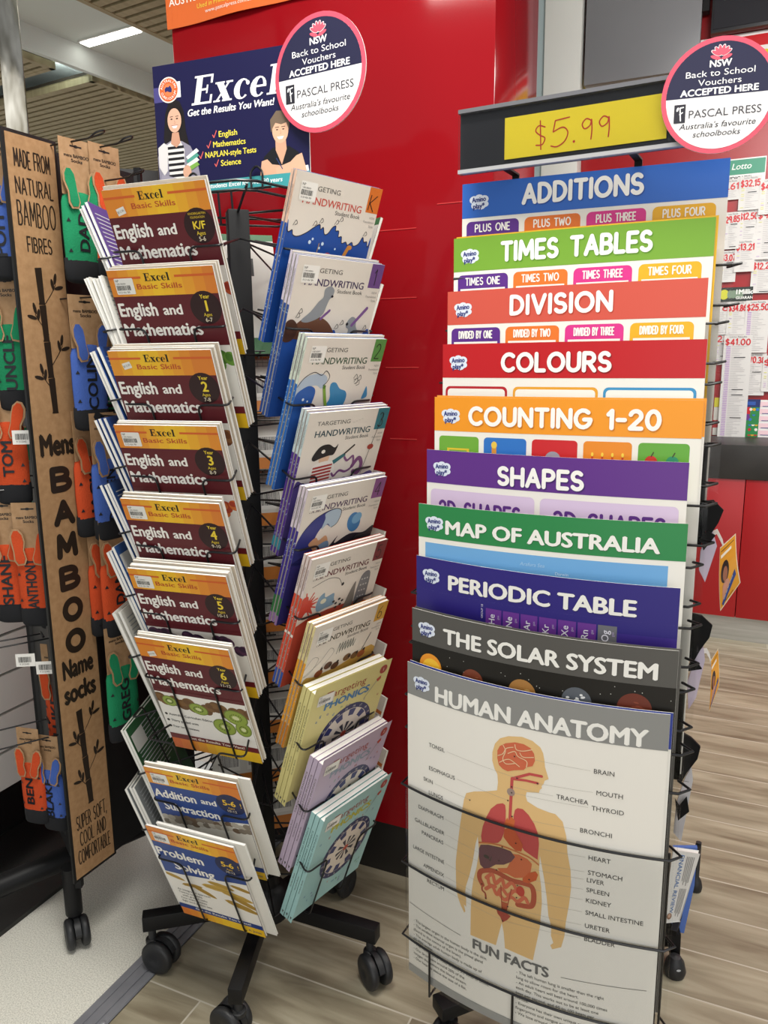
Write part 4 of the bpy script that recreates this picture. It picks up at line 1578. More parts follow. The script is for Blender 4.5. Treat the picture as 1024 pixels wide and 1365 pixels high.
SN_ = Vector((-math.sin(.532), -math.cos(.532), 0))
round_sign('round pink-rimmed voucher sign overlapping the navy header board', Vector((-.1105, 1.553, 1.906 - .101)), .532, .202)

# orange banner at the top of the red pillar
P = Print(420, 150)
P.rect(0, 0, 420, 150, '#dd6a30', 0)
P.rect(0, 0, 420, 82, '#e9e4d4', 1)
P.rect(0, 0, 40, 80, '#a9cfe0', 2)
P.circ(26, 74, 7, 7, '#d8b84a', 3, 12)
P.poly([(40, 0), (420, 0), (420, 82), (80, 82)], '#dd6a30', 2)
P.text("AUSTRALIA'S MOST TRUSTED", 10, 100, 17, '#f3ece4', 4, fitw=330, bold=.015)
P.text('Used in Primary Schools', 92, 119, 11, '#e9d24a', 4, fitw=150, shear=.1)
P.text('www.pascalpress.com.au', 116, 133, 9, '#f1e6dc', 4, fitw=136)
bl = on_plane(223.5, 40, W0 - B * .01, -B)
bt = thing('banner', 'orange banner with white lettering hung at the top edge of the red pillar', 'banner', zrot(Vector((bl.x, bl.y, bl.z)), RA) @ Matrix.Rotation(R(-1), 4, 'Y') @ Matrix.Translation((.21, 0, 0)))
rows = [[Vector((-.21 + .42 * i / 16, .004 * math.sin(i * .6) * (1 - j / 6), .15 * j / 6)) for i in range(17)] for j in range(7)]
MB().grid(rows, ink('#dd6a30'), (0, .001, 0)).build('sheet', bt)
P.build('printed_face', bt, lambda u, v, d: ((u - 210) / 1000, .004 * math.sin(u / 420 * 16 * .6) * (v / 150) - d - .0006, (150 - v) / 1000), slice_u=15)

# ================================================================== CHART STAND
CY = .4957
ct = Vector((math.cos(CY), -math.sin(CY), 0))
cn_ = Vector((-math.sin(CY), -math.cos(CY), 0))
CFIT = [(.3335, 1.3298, 1.6815, .4034), (.3137, 1.3177, 1.5932, .4721), (.2979, 1.2896, 1.5027, .5087), (.2882, 1.2552, 1.4137, .4979), (.2765, 1.2261, 1.3269, .4495),
        (.2582, 1.2155, 1.2389, .5045), (.2469, 1.1797, 1.1542, .4542), (.2372, 1.1641, 1.0665, .5126), (.2285, 1.1329, .9847, .5132), (.2195, 1.1255, .8929, .5181)]
SAG = [.004, .006, .010, .012, .012, .016, .020, .024, .027, .030]


def logo(P):
    x, y = 30, 30
    for dx, dy, r in ((-9, -3, 8), (0, -5, 8), (9, -3, 8), (-6, 6, 8), (4, 7, 8), (11, 5, 6)):
        P.circ(x + dx, y + dy, r, r * .8, '#dfe6f2', 2, 12)
    P.text('Amino', x, y + .5, 8, '#27347a', 3, 'c', .045, fitw=25, rot=-3)
    P.text('play*', x, y + 11, 8, '#27347a', 3, 'c', .045, fitw=21, rot=-3)


def title(P, body, x0, x1, yb, h, sh, bold=6.6, style='round'):
    if style == 'round':
        P.stroke(body, x0 + 1.6, yb + 1.6, h, bold + .4, sh, 2, fitw=x1 - x0)
        P.stroke(body, x0, yb, h, bold, '#f6f4ee', 3, fitw=x1 - x0)
    else:
        P.text(body, x0 + .7, yb + .7, h, sh, 2, bold=.04, fitw=x1 - x0)
        P.text(body, x0, yb, h, '#efede6', 3, bold=.04, fitw=x1 - x0)


def chart_art(k):
    P = Print(420, 594)
    heads = ['#2f66bf', '#77a636', '#cf5646', '#bd1a20', '#ee9722', '#5f2f86', '#2a8448', '#2c2278', '#55534f', '#8b8b88']
    P.rect(0, 0, 420, 594, '#ece8df', 0)
    P.rect(0, 0, 420, 56, heads[k], 1)
    if k < 4:
        words = [('ADDITIONS', 104, 298, 39, 27, '#1f4d9c'), ('TIMES TABLES', 86, 332, 41, 27, '#5d8f26'), ('DIVISION', 116, 285, 41, 27, '#b8402f'), ('COLOURS', 108, 287, 44, 26, '#8d1015')][k]
        title(P, *words)
        tabs = {0: ['PLUS ONE', 'PLUS TWO', 'PLUS THREE', 'PLUS FOUR'], 1: ['TIMES ONE', 'TIMES TWO', 'TIMES THREE', 'TIMES FOUR'], 2: ['DIVIDED BY ONE', 'DIVIDED BY TWO', 'DIVIDED BY THREE', 'DIVIDED BY FOUR']}.get(k)
        if tabs:
            for i, (tx, c) in enumerate(zip(tabs, ('#5a2c86', '#e4762b', '#d8358a', '#e6ad22'))):
                x = 8 + i * 101.5
                P.rrect(x, 62, 92, 520, 8, c, 1)
                P.rect(x + 5, 85, 82, 490, '#f0ede4', 2)
                P.stroke(tx, x + 46, 79, 11.5, 2, '#f3f0e8', 3, 'c', fitw=64 if k else 62)
        else:
            for x0, x1, c in ((6, 120, '#b3202a'), (130, 268, '#e3a02e'), (276, 410, '#3a8fc0')):
                P.rrect(x0, 70, x1 - x0, 160, 8, c, 1)
                P.rrect(x0 + 4, 74, x1 - x0 - 8, 152, 6, '#f0ede4', 2)
                P.circ((x0 + x1) / 2, 130, 30, 36, c, 3)
    elif k == 4:
        title(P, 'COUNTING 1-20', 62, 364, 43, 26, '#cf7a16')
        for i, c in enumerate(('#6fa83a', '#2f72c0', '#c8252a', '#e58a24', '#63a53a')):
            x = 9 + i * 81
            P.rrect(x, 64, 72, 90, 6, c, 1)
        P.rect(24, 84, 40, 20, '#e3c238', 2)
        P.rect(28, 87, 32, 6, '#7aa94a', 3)
        P.rect(104, 78, 8, 22, '#d9913a', 2)
        P.circ(108, 76, 5, 6, '#e8c34a', 3, 12)
        P.circ(205, 96, 13, 14, '#9a9aa8', 2, 18)
        P.circ(200, 94, 2.6, 3, '#3a4a8a', 3, 8)
        P.circ(210, 94, 2.6, 3, '#3a4a8a', 3, 8)
        for x in (266, 281, 296, 311):
            P.line([(x, 98), (x, 88)], 3, '#c8452a', 2)
            P.circ(x, 84, 2, 3.4, '#f0d24a', 3, 8)
        P.circ(352, 92, 9, 9, '#c8352c', 2, 16)
        P.circ(382, 92, 9, 9, '#2f8f6a', 2, 16)
        for x in (352, 382):
            P.line([(x, 84), (x + 3, 78)], 1.6, '#3f3a24', 3)
    elif k == 5:
        title(P, 'SHAPES', 132, 273, 48, 26, '#43206a')
        for x0, x1 in ((8, 196), (205, 410)):
            P.rrect(x0, 66, x1 - x0, 400, 8, '#d7c3dd', 1)
        P.stroke('2D SHAPES', 24, 110, 24, 5, '#5a2c80', 2, fitw=150)
        P.stroke('3D SHAPES', 226, 110, 24, 5, '#5a2c80', 2, fitw=168)
    elif k == 6:
        title(P, 'MAP OF AUSTRALIA', 51, 385, 46, 23, '#1c6336', style='flat')
        P.rect(13, 64, 384, 400, '#6fa9da', 1)
        P.text('Arafura Sea', 180, 82, 6, '#a9cbe6', 2, shear=.2)
        P.text('Darwin', 236, 92, 5, '#cfe0ef', 2)
        P.poly([(60, 260), (90, 180), (150, 150), (190, 120), (230, 110), (250, 150), (275, 105), (320, 180), (350, 250), (330, 320), (270, 340), (220, 290), (120, 320), (70, 310)], '#d9b76a', 2)
    elif k == 7:
        title(P, 'PERIODIC TABLE', 64, 364, 48, 25, '#1c1656', style='flat')
        P.rect(0, 56, 420, 538, '#2c2278', 1)
        P.rect(320, 76, 100, 518, '#3c2a84', 2)
        for i, (el, c) in enumerate((('He', '#6a3590'), ('Ne', '#6a3590'), ('Ar', '#6a3590'), ('Kr', '#6a3590'), ('Xe', '#6a3590'), ('Rn', '#6a3590'), ('Og', '#6f6f74'))):
            x = 134 + i * 29.5
            P.rect(x, 66, 27, 60, c, 3)
            P.text(el, x + 15.5, 91, 10.5, '#e9e6ef', 4, rot=-90, bold=.01)
            P.text('gas', x + 23, 82, 4, '#b9a7cf', 4, rot=-90)
            P.text('1', x + 6, 92, 4, '#b9a7cf', 4, rot=-90)
        P.text('GROUP 18', 129, 84, 3.6, '#d8d3e6', 4, rot=-90)
    elif k == 8:
        title(P, 'THE SOLAR SYSTEM', 63, 395, 46, 25, '#33312e', style='flat')
        P.rect(0, 56, 420, 538, '#17140f', 1)
        r2 = random.Random(4)
        for _ in range(40):
            P.circ(r2.uniform(5, 415), r2.uniform(60, 140), .7, .7, '#d8d6d0', 2, 6)
        P.circ(38, 93, 22, 22, '#e8962a', 2, 26)
        P.circ(40, 96, 18, 17, '#f2c23a', 3, 24)
        for x, y, r, c, c2 in ((118, 97, 19, '#7a3d28', '#93543a'), (202, 98, 22, '#a8783e', '#c39c5c'), (285, 95, 22, '#5a5f66', '#8c8f94'), (366, 94, 24, '#6b3022', '#8a4430')):
            P.circ(x, y, r, r, c, 2, 26)
            for _ in range(10):
                a, q = r2.uniform(0, 360), r2.uniform(0, .7) * r
                P.circ(x + q * math.cos(R(a)), y + q * math.sin(R(a)), r * r2.uniform(.1, .24), r * r2.uniform(.05, .12), '#e6e6e4' if x == 285 else c2, 3, 8, r2.uniform(-20, 20))
    else:
        anatomy(P)
    logo(P)
    return P


def anatomy(P):
    title(P, 'HUMAN ANATOMY', 58, 394, 53, 27, '#b5b5b2', style='flat')
    q = lambda pts: [(92.2 + .275 * x, 47.2 + .2877 * y - .084 * (x - 350)) for x, y in pts]
    one = lambda x, y: q([(x, y)])[0]
    SKIN = '#e3bd82'
    head = [(360, 100), (310, 110), (280, 140), (265, 190), (265, 240), (280, 290), (298, 320), (303, 370), (298, 420), (470, 455), (475, 430), (545, 437), (550, 420), (562, 410), (558, 400), (570, 385), (575, 368), (597, 360), (575, 290), (570, 250), (562, 210), (545, 175), (500, 135), (440, 108)]
    P.poly(q(head), SKIN, 1)
    torso = [(298, 418), (240, 424), (150, 428), (110, 438), (180, 700), (190, 800), (175, 900), (155, 980), (145, 1060), (140, 1180), (140, 1345), (310, 1388), (330, 1300), (345, 1240), (358, 1300), (368, 1400), (540, 1462), (575, 1250), (582, 1100), (575, 1000), (560, 900), (562, 800), (640, 570), (620, 560), (540, 525), (480, 485), (470, 452)]
    P.poly(q(torso), SKIN, 1)
    P.poly(q([(150, 428), (100, 440), (85, 480), (75, 540), (60, 640), (45, 760), (32, 880), (35, 1000), (38, 1060), (50, 1110), (70, 1160), (95, 1205), (103, 1195), (92, 1150), (108, 1165), (108, 1120), (100, 1070), (105, 1030), (130, 950), (150, 860), (167, 750), (185, 690), (240, 500)]), SKIN, 1)
    P.poly(q([(560, 540), (640, 565), (682, 612), (705, 700), (715, 800), (735, 900), (742, 1000), (735, 1100), (720, 1220), (716, 1300), (700, 1370), (650, 1385), (638, 1360), (655, 1345), (640, 1300), (640, 1240), (622, 1180), (608, 1060), (590, 950), (572, 860), (560, 800), (520, 640)]), SKIN, 1)
    ORG, RED, DK = '#cf6a4a', '#c2504e', '#a8503c'
    # brain with folds
    P.poly(q([(296, 180), (310, 155), (345, 140), (400, 137), (450, 150), (490, 175), (512, 210), (518, 250), (505, 280), (470, 285), (455, 300), (400, 300), (360, 305), (330, 290), (306, 265), (296, 225)]), ORG, 2)
    for pts in ([(300, 210), (330, 200), (350, 170), (390, 165)], [(330, 150), (345, 185), (330, 230), (350, 260), (400, 260)], [(360, 200), (400, 190), (420, 220), (470, 250), (470, 285)], [(400, 150), (410, 180), (450, 190), (500, 185)], [(430, 200), (450, 225), (510, 230)], [(310, 250), (350, 235), (380, 240), (430, 280)]):
        P.curve(q(pts), 1.3, '#e8c9a0', 3, 5)
    # airways
    P.line(q([(380, 600), (388, 348)]), 5, RED, 2)
    P.line(q([(388, 348), (490, 325), (558, 342)]), 4.4, RED, 2)
    P.line(q([(392, 350), (470, 362), (538, 381)]), 4, RED, 2)
    P.circ(*one(383, 428), 6.5, 6.5, '#a08a80', 3, 18)
    P.poly(q([(350, 610), (365, 580), (372, 600), (390, 575), (412, 600), (405, 640), (345, 640)]), '#cf6a3a', 3)
    # lungs, heart, diaphragm
    P.poly(q([(335, 495), (300, 500), (262, 530), (235, 580), (212, 640), (202, 700), (208, 738), (260, 742), (310, 738), (330, 720), (345, 680), (355, 620), (355, 540), (350, 505)]), RED, 2)
    P.poly(q([(425, 524), (455, 530), (490, 565), (525, 620), (548, 680), (555, 740), (550, 835), (520, 815), (470, 780), (430, 720), (405, 640), (402, 570), (410, 535)]), RED, 2)
    P.poly(q([(350, 650), (400, 640), (430, 690), (462, 745), (455, 785), (420, 780), (380, 745), (345, 700)]), '#c25a36', 4)
    P.curve(q([(190, 742), (270, 742), (340, 756), (420, 785), (500, 820), (556, 864)]), 2.6, '#c87848', 4)
    # liver, stomach, spleen, gut
    P.poly(q([(200, 755), (250, 752), (330, 765), (390, 785), (418, 820), (395, 850), (350, 870), (300, 872), (262, 895), (225, 903), (200, 880), (190, 830), (190, 780)]), '#6e4a4e', 4)
    P.circ(*one(240, 826), 5, 3.2, '#4a463c', 5, 14)
    P.line(q([(240, 826), (265, 850), (272, 825)]), 1.2, '#4a463c', 5)
    P.poly(q([(390, 800), (440, 805), (490, 830), (518, 860), (512, 910), (470, 945), (420, 950), (370, 925), (330, 918), (310, 895), (370, 890), (390, 850)]), '#cf7048', 3)
    P.poly(q([(465, 950), (500, 915), (540, 905), (556, 925), (545, 960), (500, 978), (470, 970)]), '#c86036', 4)
    P.curve(q([(215, 1005), (195, 960), (210, 920), (290, 915), (400, 965), (470, 980), (520, 1000), (535, 1060), (520, 1120), (440, 1115)]), 8.5, '#b4583f', 3)
    P.curve(q([(215, 1005), (215, 1040), (235, 1060), (240, 1092)]), 3, '#a8503c', 3)
    for pts in ([(240, 960), (280, 935), (300, 990), (340, 960), (360, 1010), (400, 980), (430, 1020)], [(240, 1030), (280, 1010), (310, 1060), (340, 1020), (380, 1060), (420, 1030), (470, 1060)], [(330, 1060), (360, 1090), (400, 1070), (440, 1095), (480, 1070), (500, 1100)], [(250, 950), (262, 1000), (300, 1010)]):
        P.curve(q(pts), 6, '#cf7052', 4)
    P.line(q([(335, 1000), (345, 1150)]), 1.6, DK, 5)
    P.line(q([(400, 1020), (370, 1170)]), 1.6, DK, 5)
    P.circ(*one(455, 1030), 7, 9, '#c04a3c', 5, 14)
    P.poly(q([(310, 1155), (350, 1160), (400, 1190), (380, 1215), (350, 1235), (335, 1200), (318, 1180)]), '#a44a3c', 5)
    P.poly(q([(338, 1100), (378, 1110), (372, 1175), (345, 1170)]), '#b9603f', 4)
    for x, y in ((400, 218), (418, 346), (536, 381), (388, 396), (388, 431), (367, 478), (394, 573), (126, 480), (280, 607), (338, 760), (420, 735), (320, 845), (456, 833), (306, 905), (505, 955), (436, 994), (213, 1001), (433, 1070), (240, 1090), (380, 1130), (350, 1222)):
        P.circ(*one(x, y), 1.3, 1.3, '#3a2c28', 6, 8)
    T = '#3b3a38'
    for tx, u, v, tgt in (('BRAIN', 322, 106, (520, 245)), ('MOUTH', 327, 140, (536, 381)), ('TRACHEA', 269, 159, (388, 396)), ('THYROID', 321, 166, (388, 431)), ('BRONCHI', 306, 206, (394, 573)), ('HEART', 320, 249, (420, 735)), ('STOMACH', 320, 274, (456, 833)), ('LIVER', 319, 287, (320, 845)), ('SPLEEN', 319, 304, (505, 955)), ('KIDNEY', 319, 322, (436, 994)), ('SMALL INTESTINE', 319, 343, (433, 1070)), ('URETER', 319, 366, (380, 1130)), ('BLADDER', 319, 389, (350, 1222))):
        P.text(tx, u, v, 7.6, T, 3, bold=.004)
        P.line([(u - 5, v - 3), one(*tgt)], .35, '#a9a49a', 2, False)
    for tx, u, v, tgt in (('TONSIL', 78, 137, (418, 346)), ('ESOPHAGUS', 98, 179, (367, 478)), ('SKIN', 54, 203, (126, 480)), ('LUNGS', 75, 224, (280, 607)), ('DIAPHRAGM', 76, 260, (338, 760)), ('GALLBLADDER', 78, 288, (240, 826)), ('PANCREAS', 76, 306, (306, 905)), ('LARGE INTESTINE', 78, 342, (213, 1001)), ('APPENDIX', 78, 367, (240, 1090)), ('RECTUM', 78, 393, (350, 1222))):
        P.text(tx, u, v, 7.2, T, 3, 'r', bold=.004, xs=.84 if len(tx) > 12 else .94)
        P.line([(u + 4, v - 3), one(*tgt)], .35, '#a9a49a', 2, False)
    P.text('FUN FACTS', 135, 474, 18, '#6c6c6a', 3, bold=.04, fitw=132)
    P.line([(2, 454), (112, 462)], .7, '#55534f', 3, False)
    P.line([(286, 466), (412, 454)], .7, '#55534f', 3, False)
    left = ['- The largest organ in the human body is the skin.', '- The smallest internal organ is the pineal gland', '  (found in the centre of the brain).', '- The average adult human body is made up of', '  65-70% water.', '- The human body holds around 5.5 litres of blood.', '- Our brain uses around 20% of the', '  oxygen that enters the blood stream.', '- Our heart is about the size of a fist.']
    right = ['- The left human lung is smaller than the right', '  lung to allow room for the heart.', '- An adult heart will beat around 100,000 times', '  each day. This works out to be at least one', '  beat per second, and 60 to 100 beats per', '  minute.', '- Everyone has their own unique set of', '  fingerprints and tongue prints.', '- We lose around 4 kg of skin each year.']
    for i, tx in enumerate(left):
        P.text(tx, 12, 486 + i * 9.6, 5.4, '#4a4946', 3, bold=.002)
    for i, tx in enumerate(right):
        P.text(tx, 214, 486 + i * 9.6, 5.4, '#4a4946', 3, bold=.002)
    P.rect(0, 578, 420, 16, '#9d9d9a', 2)


NAMES = ['blue Additions', 'green Times Tables', 'coral Division', 'red Colours', 'orange Counting 1-20', 'purple Shapes', 'green Map of Australia', 'indigo Periodic Table', 'dark grey Solar System', 'grey-headed Human Anatomy']
for k, (x, y, zt, yaw) in enumerate(CFIT):
    n = Vector((-math.sin(yaw), -math.cos(yaw), 0))
    t = Vector((math.cos(yaw), -math.sin(yaw), 0))
    copies = 2 if k in (1, 4, 8, 9) else 1
    for i in range(copies):
        o = Vector((x, y, zt - .594 + .0025 * i)) - n * (.0022 * i) + t * (.0035 * i)
        lab = ('%s wall chart, front of its clear pocket' % NAMES[k]) if i == 0 else 'spare copy edging out behind the %s chart' % NAMES[k]
        ch = thing('wall_chart', lab, 'poster', zrot(o, -yaw), 'educational wall charts on the stand')
        sg = SAG[k]
        cf = lambda u, sg=sg: -sg * (1 - (2 * u / .42) ** 2)
        rows = [[Vector((-.21 + .42 * a / 24, cf(-.21 + .42 * a / 24), .594 * b)) for a in range(25)] for b in (0, .5, 1)]
        MB().grid(rows, ink('#e9e6de' if i == 0 or k in (4, 9) else {1: '#e0b02a', 8: '#55534f'}[k]), (0, .0008, 0)).build('sheet', ch)
        if i and k in (4, 9):
            P = Print(420, 594)
            P.rect(0, 0, 420, 56, {4: '#ee9722', 9: '#2f3f8f'}[k], 0)
            P.build('printed_face', ch, lambda u, v, d, cf=cf: ((u - 210) / 1000, cf((u - 210) / 1000) - d - .0002, (594 - v) / 1000), slice_u=14)
        if i == 0:
            chart_art(k).build('printed_face', ch, lambda u, v, d, cf=cf: ((u - 210) / 1000, cf((u - 210) / 1000) - d - .0002, (594 - v) / 1000), eps=.0002, slice_u=14)

# the stand itself
SC0 = Vector((.43, 1.50, 0))
st = thing('chart_stand', 'black wire floor stand with clear pockets holding a tier of wall charts', 'display stand', zrot(SC0, -CY))
inv = st.matrix_world.inverted()


def sbuild(mb, name, bevel=0):
    mb.v = [inv @ v for v in mb.v]
    return mb.build(name, st, bevel=bevel)


for k, (x, y, zt, yaw) in enumerate(CFIT):
    n = Vector((-math.sin(yaw), -math.cos(yaw), 0))
    t = Vector((math.cos(yaw), -math.sin(yaw), 0))
    o = Vector((x, y, 0))
    sg = SAG[k]
    front = lambda u: o + t * u + n * (sg * (1 - (2 * u / .42) ** 2) + .0055)
    mb = MB()
    vs = (.226, .377, .524) if k == 9 else (.155, .215)
    for v in vs:
        z = zt - v
        path = [front(.215) - n * .05 + Z * z]
        path = [o - t * .222 - n * .03 + Z * z] + [front(-.222 + .444 * a / 20) + Z * z for a in range(21)] + [o + t * .236 - n * .012 + Z * (z + .003), o + t * .216 - n * .035 + Z * z]
        mb.tube(path, .0021, WIRE, 6)
    if k == 9:
        for u in (-.16, .0, .16):
            mb.tube([front(u) + Z * (zt - .524), front(u) + Z * (zt - .615), front(u) - n * .05 + Z * (zt - .618)], .0021, WIRE, 6)
        mb.tube([front(.219) + Z * (zt - .226) - n * .02, front(.219) + Z * (zt - .61) - n * .02], .0019, WIRE, 6)
    sbuild(mb, 'wire_pocket')
    z0, z1 = zt - .60, zt - (.222 if k == 9 else .15)
    f2 = lambda u: o + t * u + n * (sg * (1 - (2 * min(abs(u), .21) / .42) ** 2) + .0025)
    uw = .214 if k == 9 else .226
    rows = [[f2(-.214 + (uw + .214) * a / 18) + Z * zz for a in range(19)] for zz in (z0, z1)]
    sbuild(MB().grid(rows, ACRYL, n * -.0012), 'clear_pocket')
mb = MB()
for s in (-.19, .12):
    for d in (.05, .16):
        mb.tube([Vector((.3235, 1.3186, .12)) + ct * s - cn_ * d, Vector((.3235, 1.3186, 1.67)) + ct * s - cn_ * d], .004, WIRE, 8)
for z in (.14, .5, .9, 1.3, 1.66):
    q = [Vector((.3235, 1.3186, z)) + ct * a - cn_ * b for a, b in ((-.19, .05), (.12, .05), (.12, .16), (-.19, .16))]
    mb.tube(q, .004, WIRE, 6, closed=True)
sbuild(mb, 'side_frame')
mb = MB()
for v, d in ((.30, .0), (.36, -.02), (.40, .02)):
    pass
mb.lathe([(0, .1), (.022, .1), (.022, 1.66), (0, 1.66)], BLACK, 16, Matrix.Translation(SC0))
sbuild(mb, 'centre_post')
p0 = atZ(583, 1336, .11)
d0 = Vector((p0.x, p0.y, 0)) - SC0
L0, a0_ = d0.length, math.atan2(d0.y, d0.x)
for i in range(4):
    a = a0_ + i * math.pi / 2
    e_ = SC0 + Vector((math.cos(a), math.sin(a), 0)) * (L0 if i == 0 else .2)
    mb = MB()
    mb.beam(SC0 + Z * .095, e_ + Z * .095, .045, .03, BLACK)
    lg = sbuild(mb, 'leg', bevel=.003)
    q = inv @ (e_ - Vector((math.cos(a), math.sin(a), 0)) * .03)
    castor(lg, q.x, q.y, .082, a + CY + .6, .033, .018)

# price holder and its card
hw, hh = .352, .098
hc = Vector((.2729, 1.30, 1.6885)) + ct * .016
ph = thing('price_holder', 'long black ticket holder above the blue chart', 'price holder', zrot(hc, -.4868) @ Matrix.Rotation(R(.0), 4, 'Y'))
hx = (hw - .32) / 2
MB().box((0, .004, hh / 2), (hw, .004, hh), mat('black_ticket_backing', '#26262a', .3)).build('backing', ph)
mb = MB()
mb.box((0, -.002, hh - .003), (hw, .012, .006), mat('smoky_clear_plastic', '#6a6a6e', .15))
mb.box((0, -.002, .003), (hw, .012, .006), mat('pale_plastic_lip', '#a9a9ab', .15))
mb.build('channel', ph)
MB().box((0, -.0068, hh / 2), (hw - .002, .0012, hh - .012), ACRYL).build('clear_cover', ph)
for s in (-.1, .1):
    mb = MB()
    mb.box((s, .034, .004), (.012, .06, .003), BLACK)
    mb.box((s, .064, -.08), (.012, .003, .17), BLACK)
    mb.build('bracket', ph)
pc = thing('price_card', 'yellow card reading $5.99 in red pen inside the black ticket holder', 'price card', zrot(Vector((hc.x, hc.y, 1.7030)) + Vector((math.cos(.4868), -math.sin(.4868), 0)) * .026, -.4868) @ Matrix.Translation((0, -.0012, 0)))
P = Print(248, 62)
P.rect(0, 0, 248, 62, '#efd732', 0)
for body, x in (('$', 48), ('5', 76), ('.', 112), ('9', 122), ('9', 148)):
    if body == '5':
        P.line([(104, 13), (82, 15), (79, 31)], 1.9, '#c0382c', 2)
        P.curve([(79, 31), (94, 26), (102, 34), (98, 46), (86, 53), (76, 51)], 1.9, '#c0382c', 2)
    elif body == '$':
        P.curve([(66, 22), (56, 19), (51, 26), (58, 33), (66, 38), (62, 47), (52, 47)], 1.9, '#c0382c', 2)
        P.line([(58, 12), (60, 54)], 1.9, '#c0382c', 2)
    elif body == '.':
        P.circ(112, 49, 2, 2, '#c0382c', 2, 10)
    else:
        P.circ(x + 8, 27, 0.1, .1, '#c0382c', 2, 4)
        P.curve([(x + 15, 22), (x + 8, 19), (x + 2, 26), (x + 6, 33), (x + 14, 29), (x + 16, 21), (x + 17, 36), (x + 16, 49)], 1.9, '#c0382c', 2)
MB().box((0, .0006, .031), (.248, .001, .062), ink('#efd732')).build('card', pc)
P.build('handwriting', pc)
round_sign('round pink-rimmed voucher sign fixed to the right end of the black ticket holder', Vector((.4775, 1.186, 1.7497 - .0766)), .3, .1528)

# ================================================================== SOCK STAND
KRAFT = noisy('kraft_board', '#98744e', '#aa855e', (70, 70, 70), .75, 5, .3, .7)
KRAFT2 = noisy('kraft_card', '#9c7a55', '#ad8a66', (60, 60, 60), .75, 4, .3, .7)
K1 = Vector((-.728, 1.645, 0)) - Vector((.894, -.449, 0)) * .024 + Vector((.449, .894, 0)) * .012   # corner that carries the board
nB = Vector((math.sin(1.1058), -math.cos(1.1058), 0))   # facing right, towards the books
tB = Vector((-nB.y, nB.x, 0))
aA = math.atan2(nB.y, nB.x) - R(120)
nA = Vector((math.cos(aA), math.sin(aA), 0))         # facing left, towards the camera side
tA = Vector((-nA.y, nA.x, 0))                        # runs from the far end towards K1
SL = .36
K3 = K1 + tB * SL
K2 = K1 - tA * SL
KC = (K1 + K2 + K3) / 3
sk = thing('sock_stand', 'black three-sided floor stand of hanging bamboo socks at the left', 'display stand', Matrix.Translation(KC))


def sb(mb, name, parent=sk, bevel=0):
    mb.v = [v - KC for v in mb.v]
    return mb.build(name, parent, bevel=bevel)


PANEL = noisy('black_board', '#151516', '#1b1b1c', (20, 20, 20), .55)
for a, b, n in ((K1, K3, nB), (K2, K1, nA), (K3, K2, -(nA + nB))):
    n = n.normalized()
    mb = MB()
    mb.beam(a + Z * 1.0 - n * .006, b + Z * 1.0 - n * .006, .008, 1.66, PANEL)
    sb(mb, 'back_panel')
mb = MB()
for q in (K1, K2, K3):
    mb.beam(q + Z * .15, q + Z * 1.845, .016, .016, BLACK, (1, 0, 0))
sb(mb, 'frame')
mb = MB()
mb.lathe([(0, .2), (.02, .2), (.02, .075), (0, .075)], BLACK, 14, Matrix.Translation((-.765, 1.672, 0)))
sb(mb, 'post_foot')
castor(sk, -.765 - KC.x, 1.672 - KC.y, .09, R(-60), .036, .02)
for q, nm in ((Vector((-1.22, 1.52, 0)), 'leg'), (Vector((-.55, 2.12, 0)), 'leg')):
    mb = MB()
    mb.tube([KC + Z * .13, q + Z * .1], .028, BLACK, 12)
    lg = sb(mb, 'leg')
    p = q - KC
    castor(lg, p.x, p.y, .085, R(30), .034, .018)
# mirrored header post
mb = MB()
q = atY(22, 150, 1.72)
mb.box((q.x, q.y, 2.16), (.042, .03, .72), CHROME, Matrix.Rotation(R(22), 3, 'Z'))
sb(mb, 'header_post', bevel=.002)

# kraft board on the corner
P = Print(116, 1640)
P.text('', 0, 0, 1, '#000000')
TX = '#2a211a'
for tx, y, w, h in (('MADE FROM', 62, 88, 32), ('NATURAL', 112, 92, 30), ('BAMBOO', 172, 94, 46), ('FIBRES', 222, 62, 28)):
    P.stroke(tx, 58, y, h, 3.0, TX, 2, 'c', fitw=w, jit=1.5)


def bamboo(y0, h):
    xs = [52, 60, 54, 62, 58]
    n = 4
    for i in range(n):
        a, b = y0 + h * i / n, y0 + h * (i + 1) / n
        x0, x1 = 48 + i * 3, 51 + i * 3
        P.poly([(x0 - 8, a + 2), (x0 + 9, a), (x1 + 7, b - 5), (x1 + 8, b), (x1 - 9, b), (x1 - 7, b - 5)], TX, 2)
    for sgn, yy in ((1, y0 + h * .24), (-1, y0 + h * .45), (1, y0 + h * .66), (-1, y0 + h * .86)):
        x = 57 + (yy - y0) / h * 9
        P.curve([(x, yy), (x + sgn * 18, yy - 22), (x + sgn * 30, yy - 40)], 1.6, TX, 2)
        for dx, dy, r in ((30, -52, -78), (22, -40, -100), (38, -34, -14)):
            P.circ(x + sgn * dx, yy + dy, 12, 4, TX, 2, 12, r if sgn > 0 else 180 - r)


